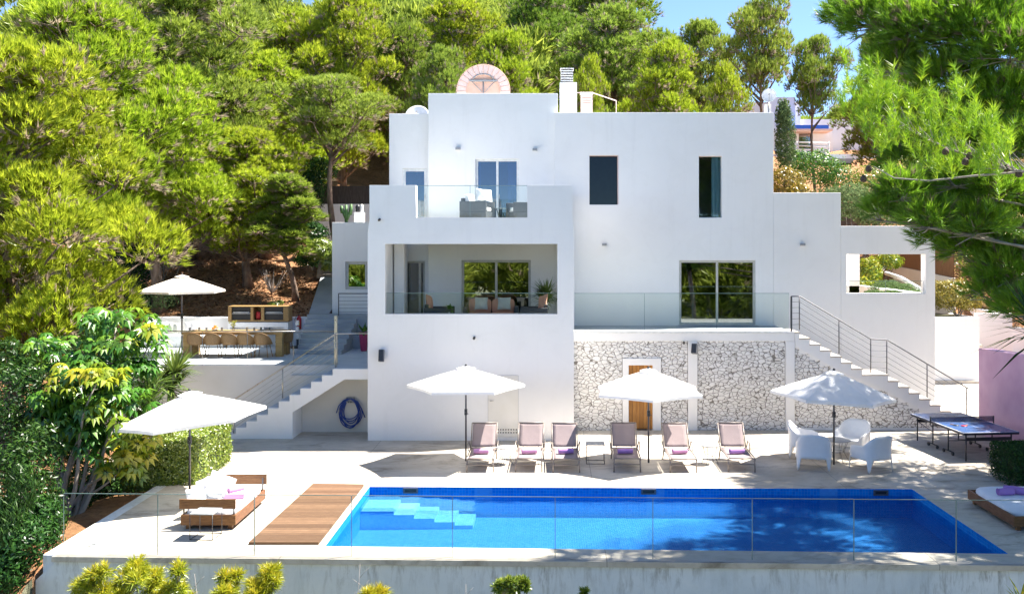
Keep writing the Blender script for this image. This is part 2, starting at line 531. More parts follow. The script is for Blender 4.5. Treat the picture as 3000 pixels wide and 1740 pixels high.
M['cushion_w'] = m_fabric('white_cushion', (.76,.76,.76), 0.0, 200)
M['cushion_s'] = m_fabric('salmon_cushion', (.62,.33,.24), 0.0, 200)
M['cushion_g'] = m_fabric('pale_green_cushion', (.55,.58,.52), 0.0, 200)
M['plastic_w'] = m_plain('white_plastic', (.78,.78,.78), 0.35, 0, 0.5, 0.03)
M['wicker'] = m_noisy('dark_wicker', (.035,.04,.045), (.085,.09,.10), 60, 0.7, 0.8, 90)
M['rattan'] = m_noisy('tan_rattan', (.17,.09,.035), (.30,.17,.07), 50, 0.6, 0.8, 90)
M['teak'] = m_wood('teak', (.25,.11,.045), (.42,.21,.09), (.54,.30,.14), (1,6,6), 0.55)
M['teak_y'] = m_wood('teak_lengthwise', (.25,.11,.045), (.42,.21,.09), (.54,.30,.14), (6,1,6), 0.55)
M['bedwood'] = m_wood('daybed_wood', (.11,.045,.016), (.19,.085,.03), (.27,.135,.05), (1,6,6), 0.5)
M['bedwood_y'] = m_wood('daybed_wood_lengthwise', (.11,.043,.02), (.19,.078,.036), (.26,.12,.06), (6,1,6), 0.5)
M['tabletop'] = m_wood('oiled_table_wood', (.24,.14,.045), (.36,.22,.085), (.45,.30,.13), (1,7,7), 0.5)
M['decking'] = m_wood('wood_decking', (.12,.065,.035), (.20,.112,.062), (.29,.17,.10), (1.2,9,9), 0.65, plank=(1, 0.12))
M['door_wood'] = m_wood('door_wood', (.36,.15,.03), (.48,.22,.05), (.58,.30,.09), (7,7,0.8), 0.45, plank=(0, 0.11))
M['reed'] = m_wood('reed_fence', (.14,.075,.04), (.24,.13,.07), (.34,.2,.11), (14,14,.5), 0.9)
M['darkfence'] = m_wood('dark_fence', (.035,.03,.028), (.06,.05,.045), (.10,.085,.075), (10,10,.6), 0.9)
M['blue_hose'] = m_plain('blue_hose', (.012,.05,.28), 0.35)
M['red'] = m_plain('red_paint', (.45,.02,.03), 0.35)
M['pinkwall'] = m_noisy('mauve_render', (.50,.29,.40), (.60,.37,.48), 1.0, 0.85, 0.3, 30)
M['peach'] = m_noisy('peach_plaster', (.66,.42,.32), (.72,.50,.41), 3, 0.8)
M['palepink'] = m_noisy('pale_pink_plaster', (.68,.52,.47), (.74,.60,.56), 3, 0.8)
M['tt_blue'] = m_plain('table_tennis_blue', (.035,.085,.23), 0.3, 0, 0.6, 0.05)
M['line_white'] = m_plain('white_line_paint', (.8,.8,.8), 0.5)
M['blueline'] = m_plain('blue_paint', (.03,.12,.55), 0.5)
M['terracotta_pink'] = m_plain('magenta_pot', (.50,.06,.15), 0.4)
M['ceramic'] = m_plain('white_ceramic', (.75,.75,.74), 0.3)
M['clearglass'] = m_glass('drinking_glass', (.9,.94,.95), 0.1)
M['orange'] = m_plain('orange_fruit', (.75,.28,.02), 0.5)
M['bark'] = m_noisy('pine_bark', (.10,.065,.045), (.26,.19,.145), 5, 0.95, 1.0, 14, stretch=(1,1,.35), bdist=0.06)
M['bark_grey'] = m_noisy('grey_bark', (.20,.17,.14), (.36,.31,.26), 5, 0.95, 0.7, 20, stretch=(1,1,.4), bdist=0.02)
M['twig'] = m_noisy('grey_twig', (.26,.23,.21), (.40,.36,.33), 5, 0.9)
M['cone'] = m_noisy('pine_cone', (.05,.03,.025), (.12,.075,.06), 40, 0.8, 0.9, 60)
M['hole'] = m_plain('vent_hole', (.05,.05,.05), 0.9)

def m_soil():
    m, nt, out = newmat('orange_soil')
    v = coords(nt)
    a = noise(nt, v, 0.5, 7, 0.7, 0.5)
    r = ramp(nt, a, [(0.3, (.24,.12,.06)), (0.5, (.46,.24,.12)), (0.7, (.60,.35,.20))])
    b = noise(nt, v, 7, 6, 0.75)
    col = mixc(nt, ramp(nt, b, [(0.45,(0,0,0)),(0.7,(1,1,1))]).outputs[0], r.outputs[0], (.20,.115,.06))
    tc = N(nt, "ShaderNodeTexCoord"); sx = N(nt, "ShaderNodeSeparateXYZ"); L(nt, tc.outputs["Object"], sx.inputs[0])
    low = ramp(nt, math_(nt, 'MULTIPLY_ADD', a, 8, math_(nt, 'MULTIPLY', sx.outputs[1], -0.25), clamp=True), [(0,(0,0,0)),(1,(1,1,1))]).outputs[0]
    front_ = math_(nt, 'LESS_THAN', sx.outputs[1], 17.2)
    col = mixc(nt, front_, col, mixc(nt, b, (.16,.18,.10), (.30,.29,.20)))
    c = noise(nt, v, 25, 5, 0.7)
    princ(nt, out, col, 0.95, 0, 0.1, bump(nt, math_(nt, 'ADD', b, math_(nt, 'MULTIPLY', c, .5)), 1.0, 0.12))
    return m
M['soil'] = m_soil()
def m_water():
    m, nt, out = newmat('pool_water')
    v = coords(nt, (1, 1.5, 1))
    h = math_(nt, 'ADD', noise(nt, v, 2.2, 4, 0.55, 0.6), math_(nt, 'MULTIPLY', noise(nt, v, 9, 3, 0.5, 0.4), 0.25))
    nb = bump(nt, h, 0.9, 0.09)
    fr = N(nt, "ShaderNodeFresnel"); fr.inputs[0].default_value = 1.33; L(nt, nb, fr.inputs["Normal"])
    t = N(nt, "ShaderNodeBsdfTransparent"); t.inputs[0].default_value = (.84,.955,.995,1)
    rf = N(nt, "ShaderNodeBsdfRefraction"); rf.inputs["IOR"].default_value = 1.33; rf.inputs["Color"].default_value = (.84,.955,.995,1); rf.inputs["Roughness"].default_value = 0
    L(nt, nb, rf.inputs["Normal"])
    mx0 = N(nt, "ShaderNodeMixShader"); mx0.inputs[0].default_value = 0.40
    L(nt, t.outputs[0], mx0.inputs[1]); L(nt, rf.outputs[0], mx0.inputs[2])
    g = N(nt, "ShaderNodeBsdfGlossy"); g.inputs["Roughness"].default_value = 0.02; L(nt, nb, g.inputs["Normal"])
    mx = N(nt, "ShaderNodeMixShader"); L(nt, math_(nt, 'MULTIPLY', fr.outputs[0], 0.09), mx.inputs[0])
    L(nt, mx0.outputs[0], mx.inputs[1]); L(nt, g.outputs[0], mx.inputs[2]); L(nt, mx.outputs[0], out.inputs[0])
    return m
M['water'] = m_water()
def m_tiles(name, a, b, grout, size, axis_xy=True):
    m, nt, out = newmat(name)
    tc = N(nt, "ShaderNodeTexCoord")
    sc = N(nt, "ShaderNodeVectorMath", operation='SCALE'); L(nt, tc.outputs["Object"], sc.inputs[0]); sc.inputs["Scale"].default_value = 1/size
    fl = N(nt, "ShaderNodeVectorMath", operation='FLOOR'); L(nt, sc.outputs[0], fl.inputs[0])
    wn2 = N(nt, "ShaderNodeTexWhiteNoise", noise_dimensions='3D'); L(nt, fl.outputs[0], wn2.inputs["Vector"])
    big = noise(nt, coords(nt), 1.2, 4)
    f = math_(nt, 'MULTIPLY_ADD', big, 0.5, math_(nt, 'MULTIPLY', wn2.outputs[0], 0.6))
    col = ramp(nt, f, [(0.2, a), (0.9, b)]).outputs[0]
    fr = N(nt, "ShaderNodeVectorMath", operation='FRACTION'); L(nt, sc.outputs[0], fr.inputs[0])
    sx = N(nt, "ShaderNodeSeparateXYZ"); L(nt, fr.outputs[0], sx.inputs[0])
    g = None
    for i in range(3):
        e = math_(nt, 'LESS_THAN', sx.outputs[i], 0.10)
        g = e if g is None else math_(nt, 'MAXIMUM', g, e)
    # keep grout subtle
    col = mixc(nt, math_(nt, 'MULTIPLY', g, 0.35), col, grout)
    princ(nt, out, col, 0.5, 0, 0.03)
    return m
M['pooltile'] = m_tiles('blue_mosaic', (.012,.165,.54), (.045,.26,.66), (.35,.6,.75), 0.05)
M['pooltile_wall'] = m_tiles('deep_blue_mosaic', (.003,.19,.62), (.008,.27,.74), (.20,.45,.70), 0.07)
# ================================================================== SETTING
rng = np.random.default_rng(7)
def smooth(a, b, x):
    t = np.clip((x - a) / (b - a), 0, 1); return t*t*(3-2*t)
def hgt(X, D):
    """ground height outside the paved areas"""
    X = np.asarray(X, float); D = np.asarray(D, float)
    wob = 0.25*np.sin(X*0.7+D*0.3) + 0.2*np.sin(D*0.9-X*0.25) + 0.12*np.sin(X*2.1)*np.cos(D*1.7)
    hill = np.where(X < 6, 3.0 + np.maximum(D-35, 0)*0.27 + np.maximum(D-55, 0)*0.10,
                    3.0 + np.maximum(D-35, 0)*0.24)
    cap = np.where(X < 6, 30, 13.2 + smooth(24, 60, X)*6)
    hill = np.minimum(hill, cap) + wob*smooth(35, 42, D)
    left_bed = -0.35 + smooth(24, 34.6, D)*3.3*smooth(-13.5, -16.5, X)*1.0 + wob*0.2
    front = -3.2 - np.maximum(14-D, 0)*0.12 + wob*0.4
    h = np.where(D >= 34.6, hill, np.where((X < -9.3), left_bed, -2.2))
    h = np.where((D >= 34.6) & (D < 38.8) & (X > -8.3) & (X < 12.5), 2.3, h)
    h = np.where((D >= 31.9) & (D < 34.6) & (X > 9.8) & (X < 12.5), 3.2, h)
    h = np.where((D >= 34.6) & (D < 42) & (X > 9.8) & (X < 12.5), 3.2+(D-34.6)*.06, h)
    h = np.where((X >= 12.5) & (D >= 39.05), np.minimum(2.25 + np.maximum(D-45, 0)*0.36, cap) + wob*smooth(42, 50, D), h)
    h = np.where(((X >= 17.5) & (D >= 39.05) & (D < 42.25)) | ((X > 20.3) & (D >= 39.05) & (D < 44.75)), 0.5, h)
    h = np.where((X >= 12.5) & (D >= 17) & (D < 39.05), -0.3, h)
    h = np.where(D < 17, front, h)
    h = np.where((X < -9.5) & (D < 18.5), -0.5 - np.clip((18.5-D)*.75, 0, 2.9) + wob*.2, h)
    # the far side of the valley behind the camera
    h = np.where((X < -8.9) & (X > -10.9) & (D > 17.3) & (D < 23.7), -.14 + .3*wob*.2, h)
    h = np.where(D < 0, np.minimum(-4 + np.maximum(-D-12, 0)*0.06, 0), h)
    h = np.minimum(h, 30)
    h = np.where((X >= -9.3) & (X < 12.5) & (D >= 17) & (D < 34.6) & ~((X > 9.8) & (D >= 31.9)), -2.2, h)
    return h
def axis(lo, hi, near0, near1, s0, s1, extra):
    a = list(np.arange(near0, near1, s0)) + list(np.arange(lo, near0, s1)) + list(np.arange(near1, hi, s1)) + list(extra)
    return np.array(sorted(set(round(float(x), 3) for x in a)))
xs = axis(-120, 150, -40, 40, 1.0, 5, [17.49, 17.51, 20.29, 20.31, -9.31, -9.29, -14.5, 12.49, 12.51, -8.31, -8.29, 9.79, 9.81])
ds = axis(-110, 190, 14, 60, 1.0, 5, [16.8, 17.05, 42.2, 42.28, 44.7, 44.78, 34.58, 34.62, 38.79, 38.81, 39.04, 39.06, 31.89, 31.91])
XG, DG = np.meshgrid(xs, ds)
HG = hgt(XG, DG)
nx, nd = len(xs), len(ds)
vv = np.stack([XG.ravel(), DG.ravel(), HG.ravel()], 1)
ff = [(j*nx+i, j*nx+i+1, (j+1)*nx+i+1, (j+1)*nx+i) for j in range(nd-1) for i in range(nx-1)]
me = bpy.data.meshes.new("hillside"); me.from_pydata(vv.tolist(), [], ff); me.materials.append(M['soil'])
me.polygons.foreach_set("use_smooth", [True]*len(ff)); me.update()
terrain = bpy.data.objects.new("hillside", me); COL.objects.link(terrain)
tag(terrain, kind="structure")

# patio -----------------------------------------------------------
PA = [(-4.185, 22.24), (8.35, 22.02), (8.35, 17.40), (-4.185, 17.84)]     # pool rim: far left, far right, near right, near left
def front_y(x): return 17.30 - (x + 8.9) * 0.0278
b = MB()
def quad(p): b.add([(x, y, 0.0) for x, y in p], [tuple(range(len(p)))])
XL, XR = -8.93, 16.8
quad([(XL, front_y(XL)), (PA[3][0], front_y(PA[3][0])), PA[3], PA[0], (PA[0][0], 28.95), (XL, 28.95)])
quad([(PA[3][0], front_y(PA[3][0])), (PA[2][0], front_y(PA[2][0])), PA[2], PA[3]])
quad([(PA[2][0], front_y(PA[2][0])), (XR, front_y(XR)), (XR, 29.1), (PA[1][0], 29.1), PA[1], PA[2]])
quad([PA[0], PA[1], (PA[1][0], 29.1), (PA[0][0], 28.95)])
quad([(8, 29.1), (XR, 29.1), (XR+4, 39.1), (8, 39.1)])
# left bulge beside the hedge and stair foot
quad([(-11.6, 23.6), (XL, 23.6), (XL, 28.95), (-11.6, 28.95)])
patio = b.build("patio", M['deck']); tag(patio, kind="structure")

# pool ------------------------------------------------------------
b = MB()
wz = -0.16; fz = -0.66
def wallq(p, q, z0, z1): b.add([(p[0],p[1],z0),(q[0],q[1],z0),(q[0],q[1],z1),(p[0],p[1],z1)], [(0,1,2,3)])
for i in range(4): wallq(PA[i], PA[(i+1)%4], fz, 0.0)
o_ = b.build("pool_wall", M['pooltile_wall']); tag(o_, kind="structure")
b = MB(); b.add([(x, y, fz) for x, y in (PA[3], PA[2], PA[1], PA[0])], [(0,1,2,3)])
o_ = b.build("pool_floor", M['pooltile']); tag(o_, kind="structure")
b = MB()   # entry steps in the far left corner of the pool
for k, (xa_, xb__, zt__) in enumerate(((-4.18,-3.45,-.27),(-3.45,-3.0,-.35),(-3.0,-2.55,-.43),(-2.55,-2.1,-.51),(-2.1,-1.7,-.58))):
    b.box(xa_+.001*(k > 0), xb__, 21.15, 22.13, fz - .1, zt__)
o_ = b.build("pool_steps", m_tiles('pale_mosaic', (.09,.36,.70), (.18,.48,.80), (.4,.7,.8), 0.05)); tag(o_, kind="structure")
b = MB(); b.add([(x, y, wz) for x, y in (PA[3], PA[2], PA[1], PA[0])], [(0,1,2,3)])
o_ = b.build("pool_water", M['water']); tag(o_, kind="structure")
for i, (px, lab) in enumerate([(1203, 'pool skimmer opening nearest the wood decking'), (1900, 'middle pool skimmer opening, below the stone wall door'), (2580, 'pool skimmer opening nearest the right corner of the pool')]):
    yb = PA[0][1] + (PA[1][1]-PA[0][1]) * ((px-CX)/126 - PA[0][0]) / (PA[1][0]-PA[0][0])
    x = (px - CX) / F * yb
    t = thing("pool_skimmer", lab, "skimmer", (x, yb-0.012, -0.06), 0, "skimmer mouths in the far pool wall")
    MB().wall(-.17, .17, -.085, .035, -.02, .01, [(-.13, .13, -.055, .015)]).build("frame", M['dgrey'], t)
    MB().box(-.13, .13, .0, .008, -.055, .015).build("flap", M['black'], t)
# coping along the pool's wood side, wood decking
wd = [(-5.64, 17.92), (-4.33, 17.92), (-4.33, 22.28), (-5.53, 22.36)]
b = MB(); b.zprism(wd, 0.004, 0.05)
wdo = b.build("wood_decking", M['decking']); tag(wdo, "slatted brown wood platform at the left end of the pool", "decking")
# retaining wall and coping in front
b = MB()
def fwall(x0, x1, z0, z1, th=0.45, out=0.0):
    y0a, y0b = front_y(x0)-out, front_y(x1)-out
    b.add([(x0,y0a,z0),(x1,y0b,z0),(x1,y0b+th,z0),(x0,y0a+th,z0),(x0,y0a,z1),(x1,y0b,z1),(x1,y0b+th,z1),(x0,y0a+th,z1)],
          [(0,3,2,1),(4,5,6,7),(0,1,5,4),(1,2,6,5),(2,3,7,6),(3,0,4,7)])
rw = thing("retaining_wall", "long stained pale concrete wall under the pool terrace edge", "wall", (0, 17.05, 0))
y0a, y0b = front_y(-8.93), front_y(XR)
zt = -0.10; zb = -4.0
xb = -8.93 - 1.05*(0 - zb)
b.add([(xb,y0a+.1,zb),(XR,y0b+.0,zb),(XR,y0b,zt),(-8.93,y0a,zt),(xb,y0a+.55,zb),(XR,y0b+.45,zb),(XR,y0b+.45,zt),(-8.93,y0a+.45,zt)],
      [(0,1,2,3),(5,4,7,6),(4,0,3,7),(1,5,6,2),(3,2,6,7),(4,5,1,0)])
b.build("wall", M['concrete'], rw, off=rw.location)
b = MB(); fwall(-8.99, XR, -0.10, -0.004, 0.55, 0.06)
b.build("coping", M['deck'], rw, off=rw.location)
# left side wall of the terrace
sw = thing("side_wall", "low wall holding up the left edge of the pool terrace", "wall", (-8.95, 23, 0))
MB().box(-9.2, -8.94, 17.36, 23.6, -2.3, -0.01).build("wall", M['concrete'], sw, off=sw.location)

# glass fence ------------------------------------------------------
gf = thing("glass_fence", "clear frameless glass fence along the front edge of the pool terrace", "fence", (0, 17.1, 0))
xb_ = [XX(170,17.25), XX(453,17.22), XX(740,17.2), XX(1030,17.15), 0.35*1-1.3, 1.2, 3.55, XX(2508,16.95)-.05, XX(2813,16.9), 9.8, 12.2]
xb_ = [-8.86, -7.12, -5.35, -3.58, -1.75, .1, 1.85, 3.62, 5.42, 7.22, 9.1, 11.0]
for i in range(len(xb_)-1):
    a, c = xb_[i]+.006, xb_[i+1]-.006
    ya, yc = front_y(a)+.12, front_y(c)+.12
    b = MB(); t_ = .006
    b.add([(a,ya-t_,.0),(c,yc-t_,.0),(c,yc+t_,.0),(a,ya+t_,.0),(a,ya-t_,1.09),(c,yc-t_,1.09),(c,yc+t_,1.09),(a,ya+t_,1.09)],
          [(0,1,5,4),(2,3,7,6)])
    p_ = b.build("glass_panel", M['fence_glass'], gf, off=gf.location)
    e = MB()
    e.add([(a,ya-t_,1.085),(c,yc-t_,1.085),(c,yc+t_,1.085),(a,ya+t_,1.085),(a,ya-t_,1.098),(c,yc-t_,1.098),(c,yc+t_,1.098),(a,ya+t_,1.098)],
          [(4,5,6,7),(0,1,5,4),(2,3,7,6)])
    e.box(a-.004, a+.002, ya-t_, ya+t_, .0, 1.085); e.box(c-.002, c+.004, yc-t_, yc+t_, .0, 1.085)
    e.build("glass_edge", M['gedge'], p_, off=gf.location)
# drain covers
for px, py, lab in ((275, 1596, "small round drain cover near the left terrace corner"), (1208, 1407, "small round drain cover between umbrella shadow and pool")):
    g = G(px, py)
    t = thing("drain_cover", lab, "drain cover", (g.x, g.y, 0.0))
    MB().lathe([(.0,.012),(.085,.012),(.1,.009),(.105,.0)], n=20).build("lid", M['lgrey'], t)
    MB().box(-.05,.05,-.006,.006,.0125,.014).box(-.006,.006,-.05,.05,.0145,.0155).build("slot", M['hole'], t)

# ================================================================== VILLA
V = thing("villa", "white cubic modern villa with balcony, loggia and glass railings", "house", (0, 30, 0))
VO = V.location
def vb(mb, name, mat, bevel=0.0, parent=None, label=None):
    o = mb.build(name, mat, parent or V, off=VO if parent is None else None, bevel=bevel)
    if label: o["label"] = label
    return o
PL = M['plaster']
# front block with the loggia
b = MB()
FX0, FX1 = -5.235, 0.70
LG = (-4.735, 0.226, 3.635, 5.65)
b.wall(FX0, FX1, -0.3, 5.99, 27.51, 27.86, [LG])
# slanted band and parapet above
b.prism([(FX0,5.99),(FX1,5.99),(FX1-.05,6.35),(FX0+.05,6.35)], 27.51, 27.86)
b.wall(FX0+.05, FX1-.05, 6.35, 7.34, 27.51, 27.83, [(-3.85, -0.64, 6.41, 8)])
b.box(FX0+.05, FX0+.25, 27.833, 32.3, 5.99, 7.34)          # side parapets
b.box(FX1-.25, FX1-.05, 27.833, 31.6, 5.99, 7.34)
def side(b, x0, x1, y0, y1, z0, z1, oy0, oy1, oz0, oz1):
    b.box(x0, x1, y0, oy0, z0, z1); b.box(x0, x1, oy1, y1, z0, z1)
    b.box(x0, x1, oy0+.001, oy1-.001, z0, oz0); b.box(x0, x1, oy0+.001, oy1-.001, oz1, z1)
side(b, FX0, LG[0]-.06, 27.863, 32.3, -0.3, 5.987, 29.7, 31.75, 3.7, 5.55)       # side walls, with hidden openings added to brighten the loggia
side(b, LG[1]+.02, FX1, 27.863, 31.597, -0.3, 5.987, 29.0, 31.2, 2.97, 5.3)
b.box(LG[0]-.06, LG[1]+.02, 27.863, 31.897, 2.70, 2.95)     # loggia floor
b.box(LG[0]-.06, LG[1]+.02, 27.863, 31.897, 5.68, 5.987)     # ceiling
b.box(FX0+.25, FX1-.25, 27.833, 31.6, 5.99, 6.25)        # balcony floor
b.box(XX(1155,29.2), XX(1183,29.2), 29.2, 29.5, 2.953, 5.677)    # pillar inside the loggia
vb(b, "wall", PL, 0.003)
# upper blocks
b = MB()
dB = 31.9
OB = [(-2.47, -1.025, 6.30, 8.49), (-2.94, -.626, 2.96, 5.12)]
b.wall(-4.05, .273, 2.7, 10.68, dB, dB+.3, OB)
b.box(-4.05, -3.75, dB+.303, 37.4, 6.2, 10.68); b.box(-.03, .273, dB+.303, 37.4, 6.2, 10.68)
b.box(-4.05, .273, 37.403, 37.7, 2.7, 10.68); b.box(-3.747, -.033, dB+.303, 37.4, 10.3, 10.45)
vb(b, "wall", PL, 0.012)
b = MB()
dL = 32.3
OL = [(-4.96, -4.15, 6.30, 8.20), (-4.90, -4.21, 2.96, 5.08)]
b.wall(-5.42, -4.053, 2.7, 10.06, dL, dL+.3, OL)
b.box(-5.42, -5.15, dL+.303, 36.5, 2.7, 10.06); b.box(-5.147, -4.053, dL+.303, 36.5, 9.75, 9.9); b.box(-5.42, -4.053, 36.503, 36.8, 2.7, 10.06)
vb(b, "wall", PL, 0.012)
b = MB()
dC = 31.6
W1 = (1.32, 2.28, 6.955, 8.59); W2 = (4.94, 5.70, 6.525, 8.56); SDO = (4.29, 6.81, 2.98, 5.115)
b.wall(.17, 7.40, -0.3, 10.0, dC, dC+.32, [W1, W2, SDO])
b.box(.276, .47, dC+.323, 37.7, 6.0, 10.0); b.box(7.1, 7.40, dC+.323, 37.7, -.3, 10.0); b.box(.276, 7.4, 37.703, 38.0, -.3, 10.0)
b.box(.473, 7.097, dC+.323, 37.7, 9.6, 9.75)
vb(b, "wall", PL, 0.012)
b = MB()
b.box(7.403, 9.63, dC, 37.4, -.3, 7.35)
GO = (9.82, 12.44, 4.02, 5.32)
b.wall(9.633, 12.75, -.3, 6.25, dC, dC+.43, [GO])
b.box(12.45, 12.75, dC+.433, 38.9, -.3, 4.0)
b.box(XX(2487,34.0), XX(2519,34.0), 34.0, 34.4, 3.0, 6.0)
b.box(9.633, 11.03, 34.0, 34.35, 3.0, 4.18)
vb(b, "wall", PL, 0.012)
# annex at the low left
b = MB()
dA = 35.2
b.wall(-8.01, -5.45, 2.2, 6.46, dA, dA+.3, [(-7.52, -6.71, 3.99, 5.01)])
b.box(-8.01, -7.75, dA+.303, 40, 2.2, 6.46); b.box(-7.747, -5.45, dA+.303, 40, 6.1, 6.3)
b.box(-5.75, -5.45, dA+.303, 40, 2.2, 6.09)
vb(b, "wall", PL, 0.012)
# rooms behind the glass
def room(x0, x1, y0, y1, z0, z1):
    b = MB()
    v = [(x0,y0,z0),(x1,y0,z0),(x1,y1,z0),(x0,y1,z0),(x0,y0,z1),(x1,y0,z1),(x1,y1,z1),(x0,y1,z1)]
    b.add(v, [(0,1,2,3),(7,6,5,4),(3,2,6,7),(1,0,4,5)][:3] + [(2,1,5,6),(0,3,7,4)])
    vb(b, "room_interior", M['room'])
room(-3.7, -.1, dB+.31, 36.5, 6.26, 8.9); room(-3.7, .1, dB+.31, 36.5, 2.96, 5.5)
room(-5.1, -4.1, dL+.31, 36.4, 6.26, 8.6); room(-5.1, -4.06, dL+.31, 36.4, 2.96, 5.5)
room(.6, 3.4, dC+.33, 36.5, 6.3, 8.9); room(4.2, 7.0, dC+.33, 36.5, 6.3, 8.9); room(3.0, 7.0, dC+.33, 37, 2.97, 5.5)
room(-7.7, -5.8, dA+.31, 38.5, 3.0, 5.6)

def window(op, d, inset, mat_frame, mat_pane, name="window", fw=0.06, mull=(), label=None, rows=(), thick=0.06, sashes=True, handle=None):
    """frame set back in its opening; mull: x fractions of mullions"""
    x0, x1, z0, z1 = op
    y0 = d + inset
    e = 0.003
    cols = [0.0] + list(mull) + [1.0]
    ops = []
    W = x1 - x0
    for i in range(len(cols)-1):
        a = x0 + W*cols[i] + (fw if i == 0 else fw/2); c = x0 + W*cols[i+1] - (fw if i == len(cols)-2 else fw/2)
        ops.append((a, c, z0+fw, z1-fw))
    b = MB().wall(x0+e, x1-e, z0+e, z1-e, y0, y0+thick, ops)
    f = MB(); 
    fr = vb(b, name, mat_frame)
    if label: fr["label"] = label
    for a, c, p, q in ops:
        g = MB().box(a+.001, c-.001, y0+.02, y0+.028, p+.001, q-.001)
        g.build("pane", mat_pane, fr, off=VO)
    if handle:
        hx, hz = handle
        MB().box(hx-.012, hx+.012, y0-.05, y0-.002, hz-.01, hz+.01).box(hx-.012, hx+.012, y0-.06, y0-.045, hz-.12, hz+.02).build("handle", M['steel'], fr, off=VO)
    return fr
window(OB[0], dB, .10, M['wframe'], M['pane_sky'], "french_door", .075, (0.5,), "pale framed double door on the upper balcony", handle=(-1.68, 7.3))
window(OB[1], dB, .08, M['frame'], M['pane_dark'], "sliding_door", .08, (0.5,), "wide sliding glass door inside the loggia", handle=(-2.87, 4.0))
window(OL[0], dL, .05, M['wframe'], M['pane_sky'], "balcony_door", .09, (), "narrow door at the left end of the balcony, reflected sky tinted into its glass", handle=(-4.22, 7.3))
window(OL[1], dL, .10, M['frame'], M['pane_dark'], "loggia_door", .07, (0.72,), "narrow dark door at the left of the loggia", handle=(-4.45, 4.0))
window(W1, dC, .24, M['dgrey'], M['pane_dim'], "window", .012, (), "dark frameless square window high on the right block")
w2f = window(W2, dC, .12, M['wframe'], M['pane'], "window", .014, (), "tall narrow window with a pale blue curtain")
window(SDO, dC, .07, M['frame'], M['pane_dark'], "terrace_door", .075, (0.5,), "two-leaf sliding door opening onto the right terrace", handle=(4.36, 4.0))
window((-7.52, -6.71, 3.99, 5.01), dA, .08, M['frame'], M['pane_dark'], "window", .10, (), "small framed window of the low left annex")
# curtains
def curtain(x0, x1, y, z0, z1, amp=.035, nf=7):
    b = MB(); n = nf*6
    vv = []; 
    for i in range(n+1):
        x = x0 + (x1-x0)*i/n; yy = y + amp*math.sin(i/6*2*math.pi)
        vv += [(x + (random.uniform(-.01,.01)), yy, z1), (x*1.0 + .05*math.sin(i*.7)*.3, yy*1.0, z0)]
    b.add(vv, [(2*i, 2*i+1, 2*i+3, 2*i+2) for i in range(n)], True)
    return b
random.seed(3)
vb(curtain(5.40, 5.69, dC+.24, 6.53, 8.55, .02), "curtain", M['curtain'], parent=None)
vb(curtain(-1.40, -1.06, dB+.25, 6.31, 8.45, .02), "curtain", M['curtain'])
vb(curtain(-2.46, -2.30, dB+.25, 6.31, 8.45, .02, 4), "curtain", M['curtain'])
# beige outlines of the deep window reveals (top and right band)
vb(MB().box(W1[0]-.0, W1[1]-.0, dC+.05, dC+.235, W1[3]-.02, W1[3]-.004).box(W1[1]-.022, W1[1]-.004, dC+.01, dC+.235, W1[2]+.004, W1[3]-.022), "reveal_trim", M['palepink'])
vb(MB().box(W2[0]+.004, W2[1]-.0, dC+.05, dC+.115, W2[3]-.02, W2[3]-.004), "reveal_trim", M['palepink'])
# wall lamps
def wall_lamp(px, py, d):
    x, z = XX(px, d), ZZ(py, d)
    b = MB().box(x-.075, x+.075, d-.14, d-.002, z-.035, z+.045)
    o = vb(b, "wall_lamp", M['lgrey'], 0.006)
    MB().box(x-.06, x+.06, d-.125, d-.015, z-.0375, z-.0355).build("lens", M['wframe'], o, off=VO)
for px, py, d in ((1342, 437, dB), (1567, 440, dB), (1770, 717, dC), (2350, 717, dC)): wall_lamp(px, py, d)
def spot(px, py, d):
    x, z = XX(px, d), ZZ(py, d)
    b = MB().tube([(x, d-.003, z), (x, d-.05, z)], .03, 10).tube([(x+.0, d-.05, z), (x-.01, d-.11, z-.03)], .035, 10)
    vb(b, "spotlight", M['black'])
spot(1113, 643, 27.51); spot(1390, 988, 27.51); spot(2003, 1002, 29.04)
def speaker(px, py, d, w, h, yaw=0.0, tilt=-12):
    x, z = XX(px, d), ZZ(py, d)
    rot = Matrix.Rotation(yaw, 3, 'Z') @ Matrix.Rotation(R(tilt), 3, 'X')
    t = thing("wall_speaker", {1120: "dark grey box speaker on the left front wall", 2033: "dark box speaker tilted down from the white stone-wall pillar"}[px], "speaker", (x, d-.14, z))
    MB().cbox((0,0,0), (w, .16, h), rot).build("cabinet", M['dgrey'], t, bevel=.012)
    MB().cbox(rot @ Vector((0,-.083,0)), (w-.03, .008, h-.03), rot).build("grille", M['black'], t)
    MB().box(-.02,.02,.05,.137,-.03,.03).build("bracket", M['black'], t)
speaker(1120, 1040, 27.51, .15, .34); speaker(2033, 1020, 29.04, .17, .30, R(-25), -18)
